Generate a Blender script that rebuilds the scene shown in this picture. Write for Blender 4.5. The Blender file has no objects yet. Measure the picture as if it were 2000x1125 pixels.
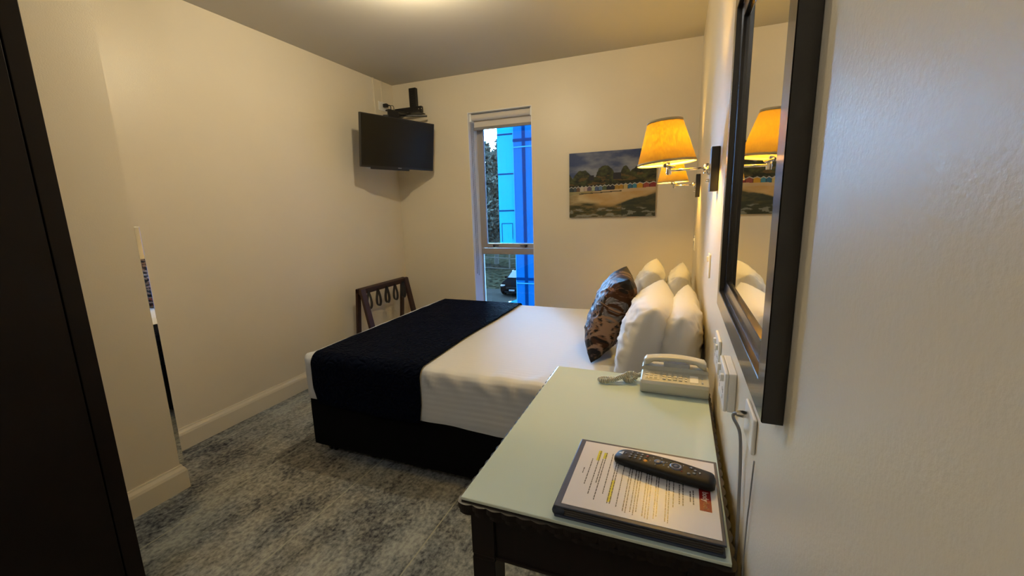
import bpy, bmesh, math, random
from mathutils import Vector, Matrix, noise

random.seed(7)
SC = bpy.context.scene
COL = SC.collection
PI = math.pi

# ------------------------------------------------------------------ camera
cam_data = bpy.data.cameras.new('camera')
cam = bpy.data.objects.new('camera', cam_data)
COL.objects.link(cam)
cam_data.sensor_width = 36.0
cam_data.lens = 14.805
cam_data.clip_start = 0.02
cam_data.clip_end = 300
r_ = Vector((0.93098489, 0.3639418, -0.02852196))
d_ = Vector((0.04170092, -0.18364085, -0.98210848))
f_ = Vector((-0.36266813, 0.91313876, -0.18614357))
cam.matrix_world = Matrix(((r_.x, -d_.x, -f_.x, 0.0),
                           (r_.y, -d_.y, -f_.y, 0.0),
                           (r_.z, -d_.z, -f_.z, 1.36),
                           (0, 0, 0, 1)))
SC.camera = cam

# ------------------------------------------------------------------ world, exposure
world = bpy.data.worlds.new('dusk_sky')
SC.world = world
world.use_nodes = True
wn = world.node_tree.nodes
bgn = wn['Background']
bgn.inputs[0].default_value = (0.25, 0.55, 1.0, 1)
# overcast evening sky, brightest over the car park beyond the neighbouring building
SKY_BRIGHT, SKY_DIM = 84.0, 15.0
wl = world.node_tree.links
wtc = wn.new('ShaderNodeTexCoord'); wdot = wn.new('ShaderNodeVectorMath'); wdot.operation = 'DOT_PRODUCT'
wdot.inputs[1].default_value = (-0.48, 0.82, 0.31)
wmr = wn.new('ShaderNodeMapRange'); wmr.interpolation_type = 'SMOOTHSTEP'
wmr.inputs['From Min'].default_value = 0.1; wmr.inputs['From Max'].default_value = 0.95
wmr.inputs['To Min'].default_value = SKY_DIM; wmr.inputs['To Max'].default_value = SKY_BRIGHT
wl.new(wtc.outputs['Generated'], wdot.inputs[0]); wl.new(wdot.outputs['Value'], wmr.inputs['Value'])
wl.new(wmr.outputs['Result'], bgn.inputs[1])
SC.view_settings.view_transform = 'Standard'
SC.view_settings.look = 'None'
SC.view_settings.gamma = 1.0
SC.view_settings.use_curve_mapping = False
SC.view_settings.exposure = 0.0

CEIL_LIGHT_W = 36.0
BULB_STRENGTH = 950.0

# room numbers
XL, XR, YB, YF, H = -2.706, 0.115, 3.743, -1.6, 2.586
XP, YP = -2.305, 1.172          # face and end of the projecting wall
GROUND = -4.15

# ------------------------------------------------------------------ helpers
def link(o, parent=None):
    COL.objects.link(o)
    if parent is not None:
        o.parent = parent
    return o

def tag(o, label=None, cat=None, group=None, kind=None):
    if label: o['label'] = label
    if cat: o['category'] = cat
    if group: o['group'] = group
    if kind: o['kind'] = kind
    return o

def empty(name, loc=(0, 0, 0), rz=0.0):
    o = bpy.data.objects.new(name, None)
    o.empty_display_size = 0.05
    o.location = loc
    o.rotation_euler = (0, 0, rz)
    return link(o)

def obj(name, bm, mat, parent=None, smooth=False, loc=None):
    bmesh.ops.recalc_face_normals(bm, faces=bm.faces)
    me = bpy.data.meshes.new(name)
    bm.to_mesh(me); bm.free()
    if smooth:
        for p in me.polygons: p.use_smooth = True
    o = bpy.data.objects.new(name, me)
    for m in (mat if isinstance(mat, (list, tuple)) else [mat]):
        me.materials.append(m)
    if loc is not None: o.location = loc
    return link(o, parent)

def smart(o, angle=35):
    """smooth shading with sharp edges by angle"""
    me = o.data
    for p in me.polygons: p.use_smooth = True
    bm = bmesh.new(); bm.from_mesh(me)
    for e in bm.edges:
        if len(e.link_faces) == 2 and e.calc_face_angle(0) > math.radians(angle):
            e.smooth = False
    bm.to_mesh(me); bm.free()
    return o

def new(): return bmesh.new()

def box(bm, lo, hi, bev=0.0, seg=2, mi=0):
    lo = Vector(lo); hi = Vector(hi)
    r = bmesh.ops.create_cube(bm, size=1.0)
    vs = r['verts']
    c = (lo + hi) / 2; s = hi - lo
    for v in vs: v.co = Vector((c.x + v.co.x * s.x, c.y + v.co.y * s.y, c.z + v.co.z * s.z))
    fs = list({f for v in vs for f in v.link_faces})
    for f in fs: f.material_index = mi
    if bev > 0:
        es = list({e for v in vs for e in v.link_edges})
        rr = bmesh.ops.bevel(bm, geom=es, offset=bev, segments=seg, affect='EDGES', profile=0.5)
        for f in rr['faces']: f.material_index = mi
    return bm

def xform(bm, start, M):
    bm.verts.ensure_lookup_table()
    for v in bm.verts[start:]: v.co = M @ v.co

def obox(bm, centre, size, M3, bev=0.0, mi=0):
    """oriented box: centre, full size, 3x3 rotation"""
    n = len(bm.verts)
    t = bmesh.new()
    box(t, (-size[0]/2, -size[1]/2, -size[2]/2), (size[0]/2, size[1]/2, size[2]/2), bev, 2, mi)
    me = bpy.data.meshes.new('t'); t.to_mesh(me); t.free()
    bm.from_mesh(me); bpy.data.meshes.remove(me)
    M = Matrix.Translation(Vector(centre)) @ M3.to_4x4()
    xform(bm, n, M)
    return bm

def tube(bm, pts, r, seg=10, caps=True, closed=False, mi=0):
    pts = [Vector(p) for p in pts]
    n = len(pts)
    rs = r if isinstance(r, (list, tuple)) else [r] * n
    rings = []
    prev = None
    for i, p in enumerate(pts):
        if closed:
            t = (pts[(i + 1) % n] - pts[i - 1]).normalized()
        elif i == 0: t = (pts[1] - p).normalized()
        elif i == n - 1: t = (p - pts[-2]).normalized()
        else: t = (pts[i + 1] - pts[i - 1]).normalized()
        if prev is None:
            a = Vector((0, 0, 1)) if abs(t.z) < 0.9 else Vector((1, 0, 0))
            u = t.cross(a).normalized()
        else:
            u = (prev - t * prev.dot(t)).normalized()
        prev = u
        w = t.cross(u)
        rings.append([bm.verts.new(p + (u * math.cos(2*PI*k/seg) + w * math.sin(2*PI*k/seg)) * rs[i]) for k in range(seg)])
    m = n if closed else n - 1
    for i in range(m):
        a, b = rings[i], rings[(i + 1) % n]
        for k in range(seg):
            f = bm.faces.new((a[k], a[(k+1) % seg], b[(k+1) % seg], b[k])); f.material_index = mi
    if caps and not closed:
        bm.faces.new(rings[0]).material_index = mi
        bm.faces.new(list(reversed(rings[-1]))).material_index = mi
    return bm

def lathe(bm, prof, centre=(0, 0, 0), seg=32, M3=None, closed=False, mi=0):
    """prof: list of (radius, z)"""
    c = Vector(centre)
    rings = []
    for (r, z) in prof:
        if r < 1e-6:
            v = Vector((0, 0, z))
            if M3: v = M3 @ v
            rings.append([bm.verts.new(c + v)])
        else:
            ring = []
            for k in range(seg):
                v = Vector((r * math.cos(2*PI*k/seg), r * math.sin(2*PI*k/seg), z))
                if M3: v = M3 @ v
                ring.append(bm.verts.new(c + v))
            rings.append(ring)
    pairs = list(zip(rings, rings[1:]))
    if closed: pairs.append((rings[-1], rings[0]))
    for a, b in pairs:
        for k in range(seg):
            k2 = (k + 1) % seg
            if len(a) == 1 and len(b) == 1: continue
            if len(a) == 1: f = bm.faces.new((a[0], b[k2], b[k]))
            elif len(b) == 1: f = bm.faces.new((a[k], a[k2], b[0]))
            else: f = bm.faces.new((a[k], a[k2], b[k2], b[k]))
            f.material_index = mi
    return bm

def prism(bm, poly, z0, z1, mi=0):
    """poly: list of (x, y)"""
    a = [bm.verts.new((p[0], p[1], z0)) for p in poly]
    b = [bm.verts.new((p[0], p[1], z1)) for p in poly]
    n = len(poly)
    bm.faces.new(list(reversed(a))).material_index = mi
    bm.faces.new(b).material_index = mi
    for i in range(n):
        bm.faces.new((a[i], a[(i+1) % n], b[(i+1) % n], b[i])).material_index = mi
    return bm

def profile_run(bm, prof, axis, a, b, origin, out):
    """extrude a 2-D profile (offset, z) along x or y from a to b; out = +-1 direction of the offset"""
    rings = []
    for t in (a, b):
        ring = []
        for (o, z) in prof:
            if axis == 'y': ring.append(bm.verts.new((origin + out * o, t, z)))
            else: ring.append(bm.verts.new((t, origin + out * o, z)))
        rings.append(ring)
    n = len(prof)
    for i in range(n):
        bm.faces.new((rings[0][i], rings[0][(i+1) % n], rings[1][(i+1) % n], rings[1][i]))
    bm.faces.new(rings[0]); bm.faces.new(list(reversed(rings[1])))
    return bm

def fbm(p, s, o=4, off=0.0):
    return noise.fractal(Vector((p[0]*s + off, p[1]*s + off*0.7, p[2]*s - off)), 1.0, 2.0, o)

# ------------------------------------------------------------------ materials
def S(c):
    """sRGB 0-255 to linear"""
    out = []
    for v in c:
        v /= 255.0
        out.append(v / 12.92 if v <= 0.04045 else ((v + 0.055) / 1.055) ** 2.4)
    return (*out, 1.0)

def mat(name, col, rough=0.5, metal=0.0, spec=0.5, coat=0.0, emis=None, estr=0.0, trans=0.0, ior=None):
    m = bpy.data.materials.new(name); m.use_nodes = True
    b = m.node_tree.nodes['Principled BSDF']
    b.inputs['Base Color'].default_value = col
    b.inputs['Roughness'].default_value = rough
    b.inputs['Metallic'].default_value = metal
    b.inputs['Specular IOR Level'].default_value = spec
    b.inputs['Coat Weight'].default_value = coat
    b.inputs['Coat Roughness'].default_value = 0.08
    if emis:
        b.inputs['Emission Color'].default_value = emis
        b.inputs['Emission Strength'].default_value = estr
    if trans: b.inputs['Transmission Weight'].default_value = trans
    if ior: b.inputs['IOR'].default_value = ior
    return m

def nodes(m): return m.node_tree.nodes, m.node_tree.links, m.node_tree.nodes['Principled BSDF']

def coords(m, scale=(1, 1, 1), rot=(0, 0, 0)):
    n, l, b = nodes(m)
    tc = n.new('ShaderNodeTexCoord'); mp = n.new('ShaderNodeMapping')
    mp.inputs['Scale'].default_value = scale
    mp.inputs['Rotation'].default_value = rot
    l.new(tc.outputs['Object'], mp.inputs[0])
    return mp.outputs[0]

def noise_tex(m, vec, scale, detail=4, rough=0.5):
    n, l, b = nodes(m)
    t = n.new('ShaderNodeTexNoise')
    t.inputs['Scale'].default_value = scale
    t.inputs['Detail'].default_value = detail
    t.inputs['Roughness'].default_value = rough
    l.new(vec, t.inputs['Vector'])
    return t.outputs['Fac']

def ramp(m, fac, stops):
    n, l, b = nodes(m)
    r = n.new('ShaderNodeValToRGB')
    el = r.color_ramp.elements
    el[0].position, el[0].color = stops[0]
    el[1].position, el[1].color = stops[-1]
    for p, c in stops[1:-1]:
        e = el.new(p); e.color = c
    l.new(fac, r.inputs[0])
    return r.outputs[0]

def bump(m, fac, strength=0.2, dist=0.002):
    n, l, b = nodes(m)
    bp = n.new('ShaderNodeBump')
    bp.inputs['Strength'].default_value = strength
    bp.inputs['Distance'].default_value = dist
    l.new(fac, bp.inputs['Height'])
    if b.inputs['Normal'].is_linked:
        l.new(b.inputs['Normal'].links[0].from_socket, bp.inputs['Normal'])
    l.new(bp.outputs[0], b.inputs['Normal'])

def setcol(m, sock):
    n, l, b = nodes(m); l.new(sock, b.inputs['Base Color'])

def wall_paint(name, c, rough=0.42):
    m = mat(name, c, rough, spec=0.35)
    v = coords(m)
    bump(m, noise_tex(m, v, 190, 3, 0.6), 0.28, 0.0016)
    f = noise_tex(m, v, 2.2, 3)
    setcol(m, ramp(m, f, [(0.3, tuple(x*0.97 for x in c[:3]) + (1,)), (0.7, c)]))
    return m

M_WALL = wall_paint('cream_wall_paint', (0.74, 0.67, 0.53, 1), 0.36)
M_CEIL = mat('ceiling_paint', (0.56, 0.53, 0.47, 1), 0.8, spec=0.2)
bump(M_CEIL, noise_tex(M_CEIL, coords(M_CEIL), 120, 2), 0.1, 0.001)
M_TRIM = mat('cream_gloss_trim', (0.72, 0.66, 0.53, 1), 0.3)
M_WHITE = mat('white_reveal_paint', (0.78, 0.78, 0.78, 1), 0.4)

def carpet():
    m = mat('patterned_carpet', S((90, 90, 86)), 0.95, spec=0.08)
    n, l, b = nodes(m)
    v = coords(m, (1, 0.42, 1))
    big = noise_tex(m, v, 4.2, 10, 0.72)
    vf = coords(m, (1, 0.75, 1))
    fine = noise_tex(m, vf, 58, 3, 0.6)
    mix = n.new('ShaderNodeMath'); mix.operation = 'MULTIPLY_ADD'
    l.new(fine, mix.inputs[0]); mix.inputs[1].default_value = 0.60; l.new(big, mix.inputs[2])
    c = ramp(m, mix.outputs[0], [(0.585, S((38, 41, 52))), (0.675, S((82, 86, 90))), (0.765, S((118, 122, 122))), (0.96, S((166, 170, 166)))])
    vw = coords(m, (1, 1, 1))
    wf = noise_tex(m, vw, 1.2, 5, 0.6)
    tint = ramp(m, wf, [(0.42, (0.92, 0.98, 1.12, 1)), (0.6, (1.08, 1.0, 0.92, 1))])
    mm = n.new('ShaderNodeMix'); mm.data_type = 'RGBA'; mm.blend_type = 'MULTIPLY'
    mm.inputs['Factor'].default_value = 1.0
    l.new(c, mm.inputs[6]); l.new(tint, mm.inputs[7])
    # pale seams between the carpet planks, running away from the door
    tc = n.new('ShaderNodeTexCoord'); sx = n.new('ShaderNodeSeparateXYZ')
    l.new(tc.outputs['Object'], sx.inputs[0])
    def seam(sock, period, off, width):
        a = n.new('ShaderNodeMath'); a.operation = 'ADD'; l.new(sock, a.inputs[0]); a.inputs[1].default_value = off
        d = n.new('ShaderNodeMath'); d.operation = 'PINGPONG'; l.new(a.outputs[0], d.inputs[0]); d.inputs[1].default_value = period / 2
        g = n.new('ShaderNodeMath'); g.operation = 'LESS_THAN'; l.new(d.outputs[0], g.inputs[0]); g.inputs[1].default_value = width
        return g.outputs[0]
    s1 = seam(sx.outputs[0], 0.5575, 2.045, 0.0032)
    fac = n.new('ShaderNodeMath'); fac.operation = 'MULTIPLY'; l.new(s1, fac.inputs[0]); fac.inputs[1].default_value = 0.75
    m2 = n.new('ShaderNodeMix'); m2.data_type = 'RGBA'
    l.new(fac.outputs[0], m2.inputs['Factor']); l.new(mm.outputs[2], m2.inputs[6]); m2.inputs[7].default_value = S((165, 168, 158))
    setcol(m, m2.outputs[2])
    bump(m, fine, 0.5, 0.004)
    return m
M_CARPET = carpet()

def wood(name, c1, c2, rough=0.25, coat=0.4, scale=(30, 2, 2)):
    m = mat(name, c1, rough, coat=coat)
    v = coords(m, scale)
    setcol(m, ramp(m, noise_tex(m, v, 3, 5, 0.6), [(0.3, c1), (0.75, c2)]))
    return m
M_DARK = wood('espresso_wood', (0.0065, 0.0040, 0.0032, 1), (0.010, 0.0058, 0.0046, 1), 0.32, 0.0)
M_DARK.node_tree.nodes['Principled BSDF'].inputs['Specular IOR Level'].default_value = 0.22
M_WARD = wood('wardrobe_wood', (0.0050, 0.0034, 0.0030, 1), (0.0085, 0.0056, 0.0048, 1), 0.5, 0.0)
M_WARD.node_tree.nodes['Principled BSDF'].inputs['Specular IOR Level'].default_value = 0.18
M_RACK = wood('mahogany_wood', (0.026, 0.009, 0.006, 1), (0.045, 0.015, 0.010, 1), 0.5, 0.0)
M_FRAME = mat('mirror_frame_lacquer', (0.006, 0.0042, 0.0035, 1), 0.24, coat=0.35, spec=0.5)
M_SILVER = mat('mirror_silvering', (0.93, 0.94, 0.92, 1), 0.01, metal=1.0)
M_CHROME = mat('chrome', (0.8, 0.8, 0.8, 1), 0.12, metal=1.0)
M_BLACK = mat('black_plastic', (0.010, 0.010, 0.011, 1), 0.35)
M_BLKMET = mat('black_metal', (0.008, 0.008, 0.009, 1), 0.4, metal=0.3)
M_SCREEN = mat('television_screen', (0.009, 0.0085, 0.006, 1), 0.28, spec=0.28)
M_WPLAST = mat('white_plastic', (0.80, 0.80, 0.77, 1), 0.3)
M_ALU = mat('beige_aluminium', (0.36, 0.33, 0.30, 1), 0.45, metal=0.15)
M_BLIND = mat('blind_fabric', (0.62, 0.58, 0.53, 1), 0.7)
M_GREYPL = mat('grey_plastic', (0.22, 0.22, 0.23, 1), 0.4)

def glass(name, tint=(0.93, 0.96, 0.97, 1)):
    m = bpy.data.materials.new(name); m.use_nodes = True
    n, l = m.node_tree.nodes, m.node_tree.links
    n.clear()
    out = n.new('ShaderNodeOutputMaterial')
    tr = n.new('ShaderNodeBsdfTransparent'); tr.inputs[0].default_value = tint
    gl = n.new('ShaderNodeBsdfGlossy'); gl.inputs['Roughness'].default_value = 0.02
    fr = n.new('ShaderNodeFresnel'); fr.inputs[0].default_value = 1.45
    mx = n.new('ShaderNodeMixShader')
    l.new(fr.outputs[0], mx.inputs[0]); l.new(tr.outputs[0], mx.inputs[1]); l.new(gl.outputs[0], mx.inputs[2])
    l.new(mx.outputs[0], out.inputs[0])
    return m
M_GLASS = glass('window_glass')

M_SEAFOAM = mat('back_painted_glass', (0.50, 0.63, 0.62, 1), 0.10, spec=0.6, coat=0.6)
M_GLEDGE = mat('glass_edge', (0.66, 0.72, 0.60, 1), 0.15, spec=0.7)

def fabric(name, c, scale=900, strength=0.3, rough=0.85, sheen=0.0):
    m = mat(name, c, rough, spec=0.2)
    m.node_tree.nodes['Principled BSDF'].inputs['Sheen Weight'].default_value = sheen
    bump(m, noise_tex(m, coords(m), scale, 2), strength, 0.0006)
    return m
M_LINEN = fabric('white_pillow_cotton', (0.70, 0.695, 0.68, 1))
def striped():
    m = fabric('striped_white_cotton', (0.62, 0.655, 0.72, 1), 800, 0.15, 0.7)
    n, l, b = nodes(m)
    tc = n.new('ShaderNodeTexCoord'); w = n.new('ShaderNodeTexWave')
    w.wave_type = 'BANDS'; w.bands_direction = 'DIAGONAL'
    mp = n.new('ShaderNodeMapping'); mp.inputs['Scale'].default_value = (0.0, 1, 1)
    l.new(tc.outputs['Object'], mp.inputs[0]); l.new(mp.outputs[0], w.inputs[0])
    w.inputs['Scale'].default_value = 22
    w.inputs['Distortion'].default_value = 0.3
    bump(m, w.outputs['Fac'], 0.18, 0.002)
    return m
M_SHEET = striped()
def quilt():
    m = mat('navy_quilting', (0.0010, 0.0030, 0.0115, 1), 0.8, spec=0.05)
    n, l, b = nodes(m)
    v = coords(m)
    nz = n.new('ShaderNodeTexNoise'); nz.inputs['Scale'].default_value = 9; nz.inputs['Detail'].default_value = 1
    l.new(v, nz.inputs['Vector'])
    mix = n.new('ShaderNodeMix'); mix.data_type = 'RGBA'; mix.inputs['Factor'].default_value = 0.12
    l.new(v, mix.inputs[6]); l.new(nz.outputs['Color'], mix.inputs[7])
    vo = n.new('ShaderNodeTexVoronoi'); vo.feature = 'DISTANCE_TO_EDGE'; vo.inputs['Scale'].default_value = 34
    l.new(mix.outputs[2], vo.inputs['Vector'])
    rr = ramp(m, vo.outputs['Distance'], [(0.0, (0, 0, 0, 1)), (0.35, (1, 1, 1, 1))])
    bump(m, rr, 1.0, 0.010)
    bump(m, noise_tex(m, v, 600, 2), 0.2, 0.001)
    return m
M_NAVY = quilt()
M_BASE = fabric('black_bed_base_fabric', (0.0045, 0.0045, 0.0055, 1), 700, 0.3)
M_BASE.node_tree.nodes['Principled BSDF'].inputs['Specular IOR Level'].default_value = 0.05
M_PHONE = mat('ivory_plastic', (0.46, 0.455, 0.385, 1), 0.38)
M_PHONEK = mat('ivory_key_plastic', (0.58, 0.54, 0.42, 1), 0.4)
M_PHONED = mat('grey_handset_window', (0.40, 0.42, 0.45, 1), 0.3)
M_BINDER = mat('navy_leatherette', (0.022, 0.032, 0.062, 1), 0.42)
M_PAGES = mat('page_block', (0.045, 0.038, 0.032, 1), 0.55)
bump(M_PAGES, noise_tex(M_PAGES, coords(M_PAGES, (2, 2, 300)), 3, 2), 0.8, 0.002)
M_PAPER = mat('paper_in_plastic_sleeve', (0.66, 0.66, 0.70, 1), 0.34, spec=0.35)
M_INK = mat('printed_ink', (0.075, 0.07, 0.08, 1), 0.3)
M_HILITE = mat('yellow_highlighter', (0.60, 0.56, 0.04, 1), 0.3)
M_RED = mat('red_print', (0.23, 0.012, 0.012, 1), 0.25)
M_REDWHITE = mat('white_print', (0.55, 0.42, 0.40, 1), 0.3)
M_REDPALE = mat('tan_print', (0.28, 0.09, 0.045, 1), 0.3)

def vcol(name, rough=0.6, spec=0.3):
    m = mat(name, (1, 1, 1, 1), rough, spec=spec)
    n, l, b = nodes(m)
    a = n.new('ShaderNodeVertexColor'); a.layer_name = 'paint'
    l.new(a.outputs[0], b.inputs['Base Color'])
    return m
M_ART = vcol('oil_paint_on_canvas', 0.45)
M_FLORAL = vcol('floral_satin', 0.55, 0.16)

def shade_mat():
    m = bpy.data.materials.new('pleated_shade_fabric'); m.use_nodes = True
    n, l = m.node_tree.nodes, m.node_tree.links
    n.clear()
    out = n.new('ShaderNodeOutputMaterial')
    tc = n.new('ShaderNodeTexCoord'); mp = n.new('ShaderNodeMapping')
    mp.inputs['Scale'].default_value = (1, 1, 0.045)
    l.new(tc.outputs['Object'], mp.inputs[0])
    nz = n.new('ShaderNodeTexNoise'); nz.inputs['Scale'].default_value = 330; nz.inputs['Detail'].default_value = 2
    l.new(mp.outputs[0], nz.inputs['Vector'])
    r = n.new('ShaderNodeValToRGB')
    r.color_ramp.elements[0].position = 0.40; r.color_ramp.elements[0].color = (0.019, 0.0098, 0.0003, 1)
    r.color_ramp.elements[1].position = 0.58; r.color_ramp.elements[1].color = (0.040, 0.0255, 0.0009, 1)
    l.new(nz.outputs['Fac'], r.inputs[0])
    t = n.new('ShaderNodeBsdfTranslucent'); l.new(r.outputs[0], t.inputs[0])
    d = n.new('ShaderNodeBsdfDiffuse'); d.inputs[0].default_value = (0.50, 0.36, 0.15, 1)
    mx = n.new('ShaderNodeMixShader'); mx.inputs[0].default_value = 0.42
    l.new(t.outputs[0], mx.inputs[1]); l.new(d.outputs[0], mx.inputs[2])
    l.new(mx.outputs[0], out.inputs[0])
    return m
M_SHADE = shade_mat()
M_SHTRIM = mat('shade_trim_ribbon', (0.42, 0.34, 0.20, 1), 0.7)
M_BULB = mat('lit_bulb_glass', (1, 0.9, 0.7, 1), 0.4, emis=(1.0, 0.585, 0.105, 1), estr=BULB_STRENGTH)
M_DOME = mat('lit_frosted_dome', (1, 0.95, 0.85, 1), 0.4, emis=(1.0, 0.80, 0.55, 1), estr=3.0)

# ------------------------------------------------------------------ room shell
def struct(name, bm, m, parent=None, **k):
    o = obj(name, bm, m, parent, **k)
    o['kind'] = 'structure'
    return o

struct('floor', box(new(), (XL, YF, -0.10), (XR, YB, 0.0)), M_CARPET)
struct('ceiling', box(new(), (XL - 0.2, YF - 0.2, H), (XR + 0.2, YB + 0.26, H + 0.1)), M_CEIL)
struct('wall_right', box(new(), (XR, YF - 0.2, -0.1), (XR + 0.2, YB + 0.26, H)), M_WALL)
struct('wall_left', box(new(), (XL - 0.2, YF - 0.2, -0.1), (XL, YB + 0.26, H)), M_WALL)
struct('wall_front', box(new(), (XL, YF - 0.2, -0.1), (XR, YF, H)), M_WALL)
struct('wall_alcove', box(new(), (XL, YF, 0.0), (XP, YP, H)), M_WALL)

WX0, WX1, WZ0, WZ1 = -1.887, -1.253, 0.22, 2.248      # window opening
YG = 3.925                                             # front face of the window frame
bm = new()
t2 = YB + 0.26
box(bm, (XL, YB, -0.1), (WX0, t2, H))
box(bm, (WX1, YB, -0.1), (XR, t2, H))
box(bm, (WX0, YB, -0.1), (WX1, t2, WZ0))
box(bm, (WX0, YB, WZ1), (WX1, t2, H))
struct('wall_back', bm, M_WALL)

# white lining of the reveal
bm = new()
box(bm, (WX0, YB + 0.001, WZ0), (WX0 + 0.006, YG, WZ1))
box(bm, (WX1 - 0.006, YB + 0.001, WZ0), (WX1, YG, WZ1))
box(bm, (WX0 + 0.006, YB + 0.001, WZ0), (WX1 - 0.006, YG, WZ0 + 0.02))
box(bm, (WX0 + 0.006, YB + 0.001, WZ1 - 0.006), (WX1 - 0.006, YG, WZ1))
struct('trim_1', bm, M_WHITE)

# window
win = empty('window_1', ((WX0 + WX1) / 2, YG, WZ0)); win['kind'] = 'structure'
def wpart(name, bm, m, parent=win, **k):
    o = obj(name, bm, m, parent, **k)
    if parent is win: o.matrix_parent_inverse = Matrix.Translation(-win.location)
    return o
bm = new()
yb = YG + 0.035
box(bm, (WX0, YG, WZ0), (WX0 + 0.016, yb, WZ1), 0.002)
box(bm, (WX1 - 0.022, YG, WZ0), (WX1, yb, WZ1), 0.002)
box(bm, (WX0 + 0.016, YG, WZ1 - 0.075), (WX1 - 0.022, yb, WZ1), 0.002)
box(bm, (WX0 + 0.016, YG, WZ0), (WX1 - 0.022, yb, WZ0 + 0.04), 0.002)
box(bm, (WX0 + 0.016, YG - 0.012, 0.905), (WX1 - 0.022, yb, 0.965), 0.003)
wpart('window_frame', bm, M_ALU)
bm = new()
y0, y1 = YG - 0.006, YG + 0.028
box(bm, (WX0 + 0.018, y0, 0.968), (WX0 + 0.071, y1, WZ1 - 0.078), 0.002)
box(bm, (WX1 - 0.04, y0, 0.968), (WX1 - 0.024, y1, WZ1 - 0.078), 0.002)
box(bm, (WX0 + 0.071, y0, 0.968), (WX1 - 0.04, y1, 1.014), 0.002)
box(bm, (WX0 + 0.071, y0, WZ1 - 0.10), (WX1 - 0.04, y1, WZ1 - 0.078), 0.002)
sash = wpart('window_sash', bm, M_ALU)
wpart('window_pane', box(new(), (WX0 + 0.069, YG + 0.014, 1.012), (WX1 - 0.038, YG + 0.018, WZ1 - 0.098)), M_GLASS)
wpart('window_pane', box(new(), (WX0 + 0.014, YG + 0.014, WZ0 + 0.038), (WX1 - 0.02, YG + 0.018, 0.907)), M_GLASS)
for hx in (-1.730, -1.392):
    s = 1 if hx < -1.5 else -1
    bm = new()
    box(bm, (hx - 0.014, YG - 0.024, 0.985), (hx + 0.014, YG - 0.006, 1.003), 0.003)
    box(bm, (hx - 0.006, YG - 0.032, 0.978), (hx + 0.006, YG - 0.020, 0.996), 0.003)
    box(bm, (min(hx, hx + s * 0.055), YG - 0.034, 0.988), (max(hx, hx + s * 0.055), YG - 0.024, 0.998), 0.003)
    wpart('window_handle', bm, M_BLACK)

# skirting boards
SK = [(0, 0), (0.020, 0), (0.020, 0.095), (0.016, 0.108), (0.008, 0.122), (0.006, 0.130), (0, 0.130)]
struct('baseboard_left', profile_run(new(), SK, 'y', YP + 0.02, YB, XL, 1), M_TRIM)
struct('baseboard_back', profile_run(new(), SK, 'x', XL + 0.02, XR, YB, -1), M_TRIM)
struct('baseboard_right', profile_run(new(), SK, 'y', YF, YB - 0.02, XR, -1), M_TRIM)
bm = profile_run(new(), SK, 'y', YF, YP, XP, 1)
# mitred corner wrapping round the end of the projecting wall
n0 = [bm.verts.new((XP + o, YP, z)) for o, z in SK]
n1 = [bm.verts.new((XP + o, YP + o, z)) for o, z in SK]
n2 = [bm.verts.new((XP, YP + o, z)) for o, z in SK]
n3 = [bm.verts.new((XL, YP + o, z)) for o, z in SK]
for A, B in ((n0, n1), (n1, n2), (n2, n3)):
    for i in range(len(SK)):
        j = (i + 1) % len(SK)
        try: bm.faces.new((A[i], A[j], B[j], B[i]))
        except ValueError: pass
struct('baseboard_alcove', bm, M_TRIM)

# ------------------------------------------------------------------ ceiling light
cl = empty('ceiling_light', (-1.34, 2.04, H))
tag(cl, 'small round ceiling light glowing above the middle of the room', 'ceiling light')
bm = new()
lathe(bm, [(0, 0), (0.075, 0), (0.085, -0.006), (0.085, -0.02), (0.0, -0.02)], seg=40)
obj('base', bm, M_WPLAST, cl, smooth=False)
bm = new()
lathe(bm, [(0.078, -0.020), (0.080, -0.05), (0.072, -0.075), (0.050, -0.095), (0.026, -0.102), (0.0, -0.104)], seg=40)
obj('diffuser', bm, M_DOME, cl, smooth=True)
ld = bpy.data.lights.new('ceiling_light_bulb', 'POINT'); ld.energy = CEIL_LIGHT_W
ld.color = (1.0, 0.835, 0.545); ld.shadow_soft_size = 0.035
lo = bpy.data.objects.new('ceiling_light_bulb', ld); lo.location = (0, 0, -0.142); link(lo, cl)
# unseen fill light added behind the camera to brighten the near-facing sides
cl2 = empty('ceiling_light', (-0.9, -0.7, H))
tag(cl2, 'unseen round fill light added over the entrance behind the desk end', 'ceiling light')
bm = new(); lathe(bm, [(0, 0), (0.075, 0), (0.085, -0.006), (0.085, -0.02), (0.0, -0.02)], seg=40)
obj('base', bm, M_WPLAST, cl2)
bm = new(); lathe(bm, [(0.078, -0.020), (0.074, -0.03), (0.058, -0.042), (0.034, -0.050), (0.0, -0.053)], seg=40)
obj('diffuser', bm, M_DOME, cl2, smooth=True)
ld = bpy.data.lights.new('entrance_fill_light', 'POINT'); ld.energy = 17.0
ld.color = (1.0, 0.96, 0.90); ld.shadow_soft_size = 0.06
lo = bpy.data.objects.new('entrance_fill_light', ld); lo.location = (0, 0, -0.11); link(lo, cl2)

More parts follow.
